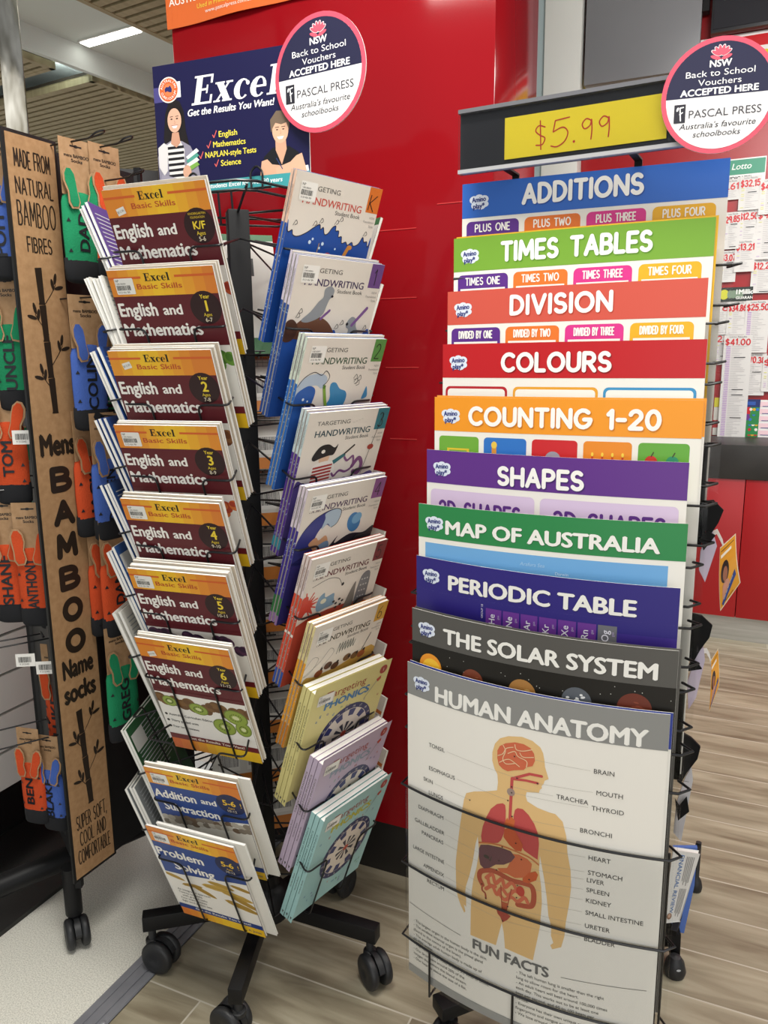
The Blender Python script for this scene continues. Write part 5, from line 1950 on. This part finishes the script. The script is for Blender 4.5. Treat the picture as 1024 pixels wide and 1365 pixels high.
bamboo(252, 300)
P.text('Mens', 58, 640, 46, TX, 2, 'c', .06, fitw=94)
for i, ch in enumerate('BAMBOO'):
    P.stroke(ch, 58, 716 + i * 74, 43, 15, TX, 2, 'c', fitw=58)
P.text('Name', 58, 1146, 44, TX, 2, 'c', .06, fitw=88)
P.text('socks', 58, 1204, 44, TX, 2, 'c', .06, fitw=92)
bamboo(1230, 240)
for tx, y, w in (('SUPER SOFT,', 1518, 92), ('COOL AND', 1562, 80), ('COMFORTABLE', 1606, 98)):
    P.stroke(tx, 58, y, 34, 2.4, TX, 2, 'c', fitw=w, jit=1)
kb = thing('kraft_sign', 'tall narrow kraft cardboard sign about mens bamboo name socks', 'sign', frame(Vector((-.7069, 1.68, .190)) + nB * .004, tB, -nB, Z))
MB().box((0, .005, .825), (.13, .006, 1.652), mat('black_board_edge', '#141312', .5)).build('backing', kb)
MB().box((0, .0016, .825), (.117, .0014, 1.638), KRAFT).build('face', kb)
P.build('lettering', kb, lambda u, v, d: ((u - 58) / 1000, -d + .0008, (1645 - v) / 1000))

# socks
GREEN, BLUE, ORNG = '#1f8257', '#4562ad', '#c24a26'
TOEM = mat('black_sock_knit', '#15161a', .95)


def knit(c):
    return noisy('knit_' + c.lstrip('#'), c, c, (300, 300, 300), .92, 3, .3, .7, bump=.5, spec=.2)


def soft(c, sz, m, mb, p=3.2, nu=16, nv=10, bulge=.0):
    """pillow-like folded sock body"""
    vs, fs = [], []
    for i in range(nv + 1):
        b = -math.pi / 2 + math.pi * i / nv
        for j in range(nu):
            a = 2 * math.pi * j / nu
            f = lambda q, e: math.copysign(abs(q) ** e, q)
            x = f(math.cos(b), 2 / p) * f(math.cos(a), 2 / p)
            y = f(math.cos(b), 1) * f(math.sin(a), 1)
            z = f(math.sin(b), 2 / (p + 3))
            vs.append(Vector((c[0] + x * sz[0] / 2 * (1 + bulge * z), c[1] + y * sz[1] / 2, c[2] + z * sz[2] / 2)))
    for i in range(nv):
        for j in range(nu):
            k = (j + 1) % nu
            fs.append((i * nu + j, i * nu + k, (i + 1) * nu + k, (i + 1) * nu + j))
    mb.add(vs, fs, m)


def footbed(cx, z0, h, w, lean):
    """outline of a foot-shaped cut-out"""
    pts = [(-.25, 0), (-.42, .14), (-.36, .4), (-.46, .66), (-.42, .86), (-.16, 1), (.16, .99), (.42, .84), (.46, .62), (.34, .4), (.4, .14), (.22, 0)]
    c, s = math.cos(lean), math.sin(lean)
    return [(cx + px * w * c - (pz * h) * s, z0 + px * w * s + (pz * h) * c) for px, pz in pts]


HOOKPOS = []


def sock_pack(name_txt, colour, mw, label, w=.084, kind='socks', cards=True):
    b = thing('sock_pack', label, 'socks', mw, 'bamboo sock packs on hooks')
    H = .27                                          # hangs from z = 0 downwards
    mb = MB()
    mb.box((0, .0, -.045), (w * .94, .0012, .11), KRAFT2)
    c = mb.build('header_card', b)
    P = Print(w * 1000, 110)
    cx = w * 500
    P.circ(cx, 14, 5, 3, '#1b1714', 2, 12)
    P.rect(cx - 14, 12.5, 28, 3, '#1b1714', 2)
    P.text('mens BAMBOO', cx, 36, 6.5, '#2a211a', 2, 'c', .03, fitw=w * 700)
    P.text('Socks', cx, 45, 6.5, '#2a211a', 2, 'c', .03, fitw=w * 320)
    P.build('card_print', c, lambda u, v, d: ((u - w * 500) / 1000, -d - .0006, .01 - v / 1000))
    mb = MB()
    soft((0, .004, -.172), (w, .026, .165), knit(colour), mb)
    s = mb.build('sock', b)
    mb = MB()
    soft((0, .006, -.245), (w * 1.02, .03, .06), TOEM, mb)
    mb.build('sock_toe', b)
    for sx, ln in ((-.02, .12), (.02, -.22)):
        o = footbed(sx * w / .084, -.128, .082, .034, ln)
        i = footbed(sx * w / .084, -.124, .074, .026, ln)
        mb = MB()
        mb.prism([Vector((x, -.014 if z < -.09 else -.010, z)) for x, z in o], (0, .0016, 0), KRAFT2)
        f = mb.build('footbed', b)
        mb = MB()
        mb.prism([Vector((x, -.0152 if z < -.09 else -.0112, z)) for x, z in i], (0, .0014, 0), knit(colour))
        mb.build('footbed_face', f)
    P = Print(w * 1000, 165)
    if name_txt:
        tw = text_tris(name_txt, .03, 0)
        P.text(name_txt, w * 500 + 9, 82, 24, '#191b20', 2, 'c', .03, rot=-90, fitw=min(115, 26 * len(name_txt)))
        for x, y in ((8, 60), (8, 120), (w * 1000 - 9, 40), (w * 1000 - 9, 95), (w * 1000 - 9, 130), (14, 30)):
            P.poly([(x - 4, y + 4), (x + 4, y + 4), (x, y - 4)], '#191b20', 2)
    if P.t:
        def mp(u, v, d):
            x, z = (u / 1000 - w / 2), -.0895 - v / 1000
            zz = min(1, abs((z + .172) / .0825))
            xx = min(1, abs(x / (w / 2)))
            cb = max(0, 1 - zz ** 6.2) ** .5
            yy = max(0, 1 - xx ** 3.2 / max(1e-3, cb) ** 0) ** .5
            return (x, .004 - .013 * yy * cb - d - .0006, z)
        P.build('name_lettering', s, mp)
    return b


def hook(p, d, L_, label=None):
    """double wire hook reaching out along d from the panel"""
    d = Vector(d).normalized()
    s = Vector((-d.y, d.x, 0)) * .009
    mb = MB()
    path = [p - s, p - s + d * (L_ - .02), p - s * 1.3 + d * L_ + Z * .008, p + d * (L_ + .014) + Z * .014, p + s * 1.3 + d * L_ + Z * .012, p + s + d * (L_ - .05) + Z * .006]
    mb.tube(fillet(path, .008, 3), .0019, WIRE, 6)
    mb.tube([p - s * 2, p + s * 2], .003, WIRE, 6)
    sb(mb, 'hook')


# right-hand side, facing the books: rows from the top
def side_spot(u, v, K, n, off):
    return on_plane(u, v, K + n * off, n)


RIGHT = [('DAD', GREEN, 100, 193, .09, .25, 'green socks named DAD, top row right of the kraft sign'), ('POP', ORNG, 138, 200, .10, .1, 'orange socks beside the green DAD pair, partly behind a workbook'),
         ('COLIN', BLUE, 112, 400, .09, .3, 'blue socks named COLIN, second row right of the kraft sign'), ('LIAM', GREEN, 132, 408, .05, .1, 'green socks tucked behind the blue COLIN pair'),
         ('DARREN', BLUE, 139, 556, .1, .2, 'blue socks named DARREN, third row right of the kraft sign'), ('JACK', ORNG, 115, 553, .05, .1, 'orange socks left of the blue DARREN pair'),
         ('ADAM', ORNG, 150, 692, .1, .2, 'orange socks in the fourth row right of the kraft sign'), ('MARK', ORNG, 134, 693, .05, .2, 'orange socks nearest the kraft sign in the fourth row on its right'),
         ('GREG', GREEN, 158, 838, .1, .3, 'green socks named GREG, lowest pair right of the kraft sign')]
for nm, c, u, v, off, tw, lab in RIGHT:
    p = side_spot(u, v, K1, nB, off)
    a = math.atan2(-p.y, -p.x)
    base = math.atan2(nB.y, nB.x)
    df = (a - base + math.pi) % (2 * math.pi) - math.pi
    yaw = base + df * (.05 + tw * .4)
    n = Vector((math.cos(yaw), math.sin(yaw), 0))
    sock_pack(nm, c, frame(p, Vector((-n.y, n.x, 0)), -n, Z), lab)
    if off > .06:
        hook(p - nB * (off + .0) + Z * .004, nB, off + .07)
hook(side_spot(186, 236, K1, nB, .19) - nB * .19, nB, .19)

LEFT = [('POPPY', BLUE, -9, 182, .13, 'blue socks named POPPY at the top left edge'), ('UNCLE', GREEN, 6, 372, .12, 'green socks named UNCLE at the left edge, second row'), ('MAX', ORNG, 30, 378, .04, 'orange socks squeezed between green UNCLE pair and kraft sign'),
        ('TOM', ORNG, 3, 505, .12, 'orange socks at the left edge, third row'), ('JOE', GREEN, 47, 540, .03, 'narrow green pair left of the word Mens on the kraft sign'),
        ('SHANE', ORNG, 2, 672, .12, 'orange socks named SHANE, fourth row at the left edge'), ('ANTHONY', ORNG, 36, 676, .16, 'orange socks named ANTHONY, fourth row left of the kraft sign'), ('BOB', BLUE, 60, 690, .03, 'blue socks behind the orange ANTHONY pair'),
        ('LUKE', ORNG, 70, 865, .02, 'lone orange pair left of the word socks on the kraft sign'),
        ('BEN', ORNG, 36, 975, .06, 'orange socks named BEN in the bottom row'), ('BLAKE', BLUE, 62, 985, .06, 'blue socks named BLAKE in the bottom row'), ('SAM', GREEN, 88, 1000, .03, 'green socks beside the blue BLAKE pair in the bottom row')]
for nm, c, u, v, off, lab in LEFT:
    p = side_spot(u, v, K1, nA, off)
    p = atY(u, v, 1.66 if nm == 'POPPY' else (1.78 if off < .045 else 1.73 - off * .35))
    a = math.atan2(-p.y, -p.x)
    base = math.atan2(nA.y, nA.x)
    df = (a - base + math.pi) % (2 * math.pi) - math.pi
    yaw = base + df * (.72 if nm not in ('BEN', 'BLAKE', 'JOE', 'LUKE', 'SAM') else .5)
    n = Vector((math.cos(yaw), math.sin(yaw), 0))
    kz = .88 if nm in ('BEN', 'BLAKE', 'SAM') else 1
    sock_pack(nm, c, frame(p, Vector((-n.y, n.x, 0)) * kz, -n * kz, Z * kz), lab, w=.074)
for u, v in ((34, 640), (44, 655), (38, 852), (50, 858), (46, 966), (70, 985)):
    p = side_spot(u, v, K1, nA, .0)
    p = atY(u + 18, v - 6, 1.72)
    hook(p, nA, .2)
for u, v, lab in ((34, 880, 'white barcode tag hanging on an empty hook, left one of two'), (61, 890, 'white barcode tag hanging beside the kraft sign, right one of two'), (30, 583, 'white barcode tag beside the narrow green socks')):
    p = atY(u, v, 1.66)
    a = math.atan2(-p.y, -p.x)
    n = Vector((math.cos(a - .35), math.sin(a - .35), 0))
    tg = thing('price_tag', lab, 'price tag', frame(p, Vector((-n.y, n.x, 0)), -n, Z), 'barcode tags on the sock stand')
    MB().box((0, 0, 0), (.042, .001, .03), ink('#e2e0da')).build('card', tg)
    P = Print(42, 30)
    P.barcode(6, 7, 28, 13, 1)
    P.text('9 312345', 8, 26, 4, '#333333', 1)
    P.build('print', tg, lambda u, v, d: ((u - 21) / 1000, -d - .0006, .015 - v / 1000))

# black display board seen above the socks, behind the top workbook
p = atY(180, 252, 2.3)
db = thing('display_board', 'plain black board end behind the topmost orange socks', 'board', zrot(Vector((p.x, p.y, 0)), R(20)))
MB().box((0, 0, p.z / 2 + .02), (.13, .02, p.z + .06), PANEL).build('board', db, bevel=.002)

# ================================================================== RECEIPTS ON THE WALL BEHIND THE COUNTER
CR = C1 - B * .004


def wall_item(u, v):
    q = on_plane(u, v, CR, -B)
    return q


def slip(u0, v0, u1, v1, price, label, name='receipt', cat='receipt', lift=.002, hl=False, lines=True, tilt=0):
    """paper slip between two photo points (top left, bottom right) pinned to the red wall"""
    a, b = wall_item(u0, v0), wall_item(u1, v1)
    w, h = (b - a).dot(A), a.z - b.z
    o = Vector(((a.x + b.x) / 2, (a.y + b.y) / 2, b.z)) - B * lift
    s = thing(name, label, cat, zrot(o, RA) @ Matrix.Rotation(tilt, 4, 'Y'), 'receipts on the red wall')
    rows = [[Vector((-w / 2 + w * i / 2, -.006 * (1 - j / 5) ** 2, h * j / 5)) for i in range(3)] for j in range(6)]
    MB().grid(rows, ink('#d3d1ce'), (0, .0004, 0)).build('paper', s)
    W, H = w * 1000, h * 1000
    P = Print(W, H)
    P.text('Lotto Results', W / 2, 13, 9, '#77757a', 1, 'c', fitw=W * .6)
    if price:
        P.stroke(price, W / 2, 48, 28, 5.6, '#c8262e', 2, 'c', fitw=W * .9, jit=2)
    r2 = random.Random(int(u0 * 3 + v0))
    y = 56
    while y < H - 8:
        P.rect(W * .3, y, W * r2.uniform(.2, .6), 2, '#b5b2b4', 1)
        if r2.random() < .6 and not hl:
            P.rect(W * .1, y, W * .14, 3, r2.choice(('#b79ac4', '#c7c4c6', '#d5d46a')), 1)
        if r2.random() < .08:
            P.rect(W * .4, y, W * .4, 4, '#26242a', 2)
        if hl:
            P.rect(W * .1, y, W * .16, 4, '#b48cc6', 1)
        y += 9
    P.build('print', s, lambda u, v, d: ((u - W / 2) / 1000, -.006 * (v / H) ** 2 - d - .0003, (H - v) / 1000), eps=.0004)
    return s


SL_ = [(966, 240, 985, 266, '1.61', 'white receipt marked 1.61 in red at the top left of the wall slips', 0), (987, 236, 1013, 279, '$32.15', 'white receipt marked $32.15 in red under the green lottery poster', 0), (1014, 240, 1040, 285, '$4.20', 'white receipt at the right photo edge, top row', 0),
       (967, 284, 985, 332, '29.85', 'white receipt marked 29.85 in red', 0), (985, 280, 1010, 320, '$12.50', 'white receipt marked $12.50 in red', 0), (1010, 278, 1036, 345, '$9.15', 'long white receipt at the right edge with yellow marks', 0),
       (961, 335, 980, 376, '43.07', 'white receipt marked 43.07 in red', 0), (981, 321, 1005, 362, '$13.21', 'white receipt marked $13.21 in red', 0), (1003, 346, 1030, 390, '$12.25', 'white receipt marked $12.25 in red at the right edge', 0),
       (953, 402, 970, 446, '76', 'white receipt slip ending in 76 left of the $34.86 one', 0), (971, 402, 994, 446, '$34.86', 'white receipt marked $34.86 in red', 0), (995, 401, 1022, 470, '$25.50', 'white receipt marked $25.50 in red', 1),
       (956, 443, 969, 486, '23', 'half hidden white receipt ending in 23', 0), (993, 471, 1018, 527, '$70.38', 'white receipt marked $70.38 in red', 1), (1018, 474, 1040, 522, '$5', 'white receipt at right edge beside the $70.38 one', 0), (966, 447, 993, 583, '$41.00', 'longest white receipt marked $41.00, hanging down to the counter', 1)]
for i, (u0, v0, u1, v1, pr, lab, hl) in enumerate(SL_):
    slip(u0, v0, u1, v1, pr, lab, lift=.004 + .003 * (i % 4) + (.012 if i == 15 else 0), hl=bool(hl), tilt=0)


def flat_item(u0, v0, u1, v1, name, label, cat, draw, base, lift=.004, W=None):
    a, b = wall_item(u0, v0), wall_item(u1, v1)
    w, h = (b - a).dot(A), a.z - b.z
    o = Vector(((a.x + b.x) / 2, (a.y + b.y) / 2, b.z)) - B * lift
    s = thing(name, label, cat, zrot(o, RA))
    MB().box((0, .001, h / 2), (w, .002, h), ink(base)).build('sheet', s)
    P = Print(w * 1000, h * 1000)
    draw(P, w * 1000, h * 1000)
    P.build('print', s, eps=.0004)


def d_lotto(P, W, H):
    P.rect(0, 6, W - 4, H * .62, '#3c8f72', 1)
    P.text('Z Lotto', 14, H * .45, H * .26, '#e8efe8', 2, shear=.2, bold=.01)
    P.text('SYNDICATE!', 8, H * .9, H * .16, '#33333a', 2, bold=.03)


def d_mill(P, W, H):
    P.rect(0, 0, W, H, '#2b3330', 1)
    P.circ(22, H * .5, 22, H * .36, '#c9c83a', 2, 14)
    for x in range(4):
        P.circ(50 + x * 16, H * .5, 14, H * .3, '#7a8f7a', 2, 10)
    P.text('1Million', W * .5, H * .5, H * .34, '#e6e8e4', 3, bold=.04)
    P.text('GUARANTEED', W * .5, H * .85, H * .2, '#e6e8e4', 3, bold=.03)


def d_game(P, W, H):
    P.rect(0, 0, W, H, '#2a8448', 1)
    P.rect(0, 0, W, H * .2, '#1f2f6a', 2)
    P.rect(W * .1, H * .06, W * .7, H * .09, '#2f56a8', 3)
    P.rect(0, H * .2, W * .6, H * .18, '#c0202a', 2)
    P.rect(0, H * .38, W * .6, H * .16, '#6a2f86', 2)
    r2 = random.Random(9)
    for i in range(3):
        for j in range(6):
            P.circ(W * (.62 + i * .14), H * (.26 + j * .13), W * .07, W * .07, r2.choice(('#d8a52c', '#c0202a', '#2f72c0', '#e6e2d8', '#2a8448')), 3, 10, 0, 0, 180 if j % 2 else 360)


def d_form(P, W, H):
    for i in range(5):
        P.rect(0, H * (.05 + i * .19), W, H * .13, '#e8c8cf', 1)
        P.rect(W * .1, H * (.16 + i * .19), W * .5, H * .02, '#5a5a8a', 2)


flat_item(961, 214, 1020, 240, 'lottery_poster', 'small green topped lottery poster above the receipts', 'poster', d_lotto, '#e4e4e0', .002)
flat_item(960, 384, 1003, 401, 'lottery_strip', 'dark strip poster reading 1 Million between receipts', 'poster', d_mill, '#e4e4e0', .012)
flat_item(983, 532, 1010, 584, 'game_poster', 'colourful small poster with green foot beside the longest receipt', 'poster', d_game, '#2a8448', .004)
flat_item(1014, 533, 1044, 584, 'entry_forms', 'pink and white entry form sheet at the right edge above the counter', 'form', d_form, '#e6e4e2', .004)
flat_item(953, 530, 966, 580, 'leaflet', 'yellow topped leaflet at the left end of the counter', 'leaflet', lambda P, W, H: (P.rect(0, 0, W, H * .25, '#dcd23a', 1), P.rect(0, H * .6, W, H * .2, '#b5302f', 1)), '#d8d5cc', .004)

# ================================================================== HANGING PACKS, SHELF TALKERS, NEWSPAPER STAND (right of the charts)
DARK = mat('black_card', '#09090b', .7, spec=.2)
LILAC = noisy('lilac_sheet', '#b5a9c0', '#c4bacb', (20, 20, 20), .4)
GREYS = noisy('grey_sheet', '#a9a9ae', '#bdbdc1', (20, 20, 20), .4)
pn_ = Vector((-.30, -.954, 0)).normalized()


def px_slab(mb, pts, o, n, th, m):
    q = [on_plane(u, v, o, n) for u, v in pts]
    mb.prism(q, n * -th, m)


packs = [(1.20, [(938, 668), (952, 667), (965, 680), (958, 697), (948, 712), (940, 714), (936, 700)], [(943, 712), (950, 706), (956, 728), (940, 776), (932, 760), (934, 735)], [(938, 734), (934, 716), (944, 708), (954, 714)], LILAC, 'black topped pack with lilac sheet, upper one right of the charts'),
         (1.18, [(922, 818), (936, 821), (950, 834), (946, 850), (934, 866), (924, 884), (916, 880)], [(930, 870), (938, 862), (940, 880), (928, 930), (918, 946), (916, 910)], [(916, 895), (922, 880), (930, 884), (936, 892)], LILAC, 'black topped pack with pinkish sheet, middle one right of the charts'),
         (1.16, [(908, 976), (922, 984), (934, 996), (930, 1012), (916, 1030), (908, 1044), (902, 1030)], [(914, 1036), (922, 1022), (924, 1040), (908, 1122), (898, 1110), (902, 1070)], [(900, 1066), (906, 1076), (916, 1064), (919, 1082), (904, 1094)], GREYS, 'black topped pack with grey sheet, lowest one right of the charts')]
for Yd, top, low, mid, m, lab in packs:
    o = atY(935, sum(v for _, v in top) / len(top), Yd)
    g = thing('hanging_pack', lab, 'pack', Matrix.Translation(o), 'hanging packs beside the charts')
    for nm, pts, dd, mm in (('cover_flap', top, 0, DARK), ('inner_sheet', low, .008, m), ('lower_flap', mid, -.004, DARK)):
        mb = MB()
        px_slab(mb, pts, o - pn_ * dd, pn_, .006 if nm != 'inner_sheet' else .004, mm)
        mb.v = [v - o for v in mb.v]
        mb.build(nm, g)

ORCARD = ink('#d9952c')
for j, (Yd, stem, quad, lab) in enumerate(((1.26, [(948, 712), (956, 708), (963, 722), (966, 735)], [(960, 730), (980, 712), (987, 777), (961, 814)], 'upper orange shelf talker with a portrait, right of the charts'),
                                        (1.24, [(934, 868), (942, 867), (946, 874), (948, 884)], [(948, 880), (958, 866), (959, 915), (945, 948)], 'lower orange shelf talker seen nearly edge on'))):
    n = Vector((-.55, -.83, 0)).normalized() if j == 0 else Vector((-.3, -.95, 0))
    o = atY(quad[0][0], quad[0][1], Yd)
    C_ = [on_plane(u, v, o, n) for u, v in quad]
    g = thing('shelf_talker', lab, 'promo card', Matrix.Translation(o), 'orange shelf talkers')

    def surf(u, v):
        p = (C_[0] * (1 - u) + C_[1] * u) * (1 - v) + (C_[3] * (1 - u) + C_[2] * u) * v
        return p - o + n * (.012 * math.sin(v * math.pi * .9) - .006 * u)
    rows = [[surf(a / 6, b / 8) for a in range(7)] for b in range(9)]
    MB().grid(rows, ink('#e3d9c2'), n * -.0006).build('card', g)
    P = Print(70, 100)
    P.rect(2, 2, 66, 96, '#dd9a2f', 0)
    P.rect(7, 8, 56, 1.2, '#3a3020', 2)
    P.rect(7, 14, 44, 5, '#f0e6d2', 2)
    P.circ(24, 46, 16, 18, '#2b1b16', 2, 20)
    P.circ(25, 50, 9, 12, '#9a6248', 3, 18)
    P.poly([(10, 90), (14, 66), (24, 60), (36, 64), (42, 84)], '#c98f78', 2)
    P.poly([(8, 92), (60, 62), (62, 74), (12, 98)], '#2a4486', 4)
    P.text('Get set for school', 16, 90, 4, '#e8e4dc', 5, rot=-30)
    P.rect(7, 94, 40, 1.2, '#3a3020', 2)
    P.build('printed_face', g, lambda u, v, d: surf(u / 70, v / 100) + n * (d + .0006), slice_u=70 / 6, slice_v=100 / 8)
    mb = MB()
    q = [on_plane(u, v, o, n) - o for u, v in stem]
    mb.grid([[p + Z * .004 - n * .0 for p in q], [p - Z * .005 for p in q]], mat('white_plastic_strip', '#e4e2de', .4), n * -.001)
    mb.build('stem', g)

# newspaper stand
np_ = Vector((-.2, -.98, 0)).normalized()
base = atZ(899, 1298)
ns = thing('newspaper_stand', 'low black newspaper stand with a blue board behind the charts', 'display stand', Matrix.Translation(base))
nl = lambda u, v, Y: atY(u, v, Y) - base
Yn = base.y + .02
mb = MB()
px_slab(mb, [(889, 1246), (908, 1246), (906, 1290), (896, 1290)], atY(900, 1260, Yn), np_, .03, BLACK)
px_slab(mb, [(880, 1225), (896, 1232), (898, 1262), (880, 1262)], atY(900, 1260, Yn + .02), np_, .03, BLACK)
mb.v = [v - base for v in mb.v]
mb.build('leg', ns)
mb = MB()
mb.lathe([(0, 0), (.022, 0), (.025, .012), (.02, .034), (.012, .046), (0, .048)], RUBBER, 18)
ft = mb.build('foot', ns)
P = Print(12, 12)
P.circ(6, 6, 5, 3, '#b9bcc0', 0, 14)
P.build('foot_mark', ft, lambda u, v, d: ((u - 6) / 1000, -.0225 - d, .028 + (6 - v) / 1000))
mb = MB()
px_slab(mb, [(890, 1240), (912, 1244), (926, 1180), (930, 1130), (898, 1130)], atY(910, 1200, Yn + .05), np_, .01, mat('blue_board', '#5273bd', .45))
mb.v = [v - base for v in mb.v]
mb.build('front_board', ns)
f2 = atZ(927, 1186)
mb = MB()
mb.lathe([(0, 0), (.015, 0), (.017, .012), (.013, .03), (.007, .04), (.007, .14), (0, .14)], RUBBER, 18, Matrix.Translation(f2 - base))
mb.beam(f2 - base + Vector((0, 0, .13)), Vector((0, .02, .09)), .014, .014, BLACK)
mb.build('rear_foot', ns)
o = atY(905, 1190, Yn - .03)
cor = [on_plane(u, v, o, np_) for u, v in ((899, 1134), (932, 1139), (906, 1228), (884, 1230))]
nw = thing('newspaper', 'folded newspaper with blue masthead leaning on the blue board', 'newspaper', Matrix.Translation(o), None)
sf = lambda u, v: (cor[0] * (1 - u) + cor[1] * u) * (1 - v) + (cor[3] * (1 - u) + cor[2] * u) * v - o
mb = MB()
mb.prism([sf(0, 0), sf(1, 0), sf(1, 1), sf(0, 1)], np_ * -.012, ink('#dfdedb'))
mb.build('folded_paper', nw, bevel=.002)
P = Print(100, 200)
P.text('FINANCIAL REVIEW', 27, 8, 19, '#3a6fae', 1, rot=90, fitw=165)
for i in range(5):
    for j in range(2):
        P.rect(56 + i * 7, 10 + j * 92, 3, 70 + (i * 31 % 20), '#8f8e8c', 1)
P.circ(30, 182, 14, 9, '#8a6a58', 2, 16)
P.circ(30, 180, 8, 6, '#caa58e', 3, 14)
P.build('printed_face', nw, lambda u, v, d: sf(u / 100, v / 200) + np_ * (d + .0006))
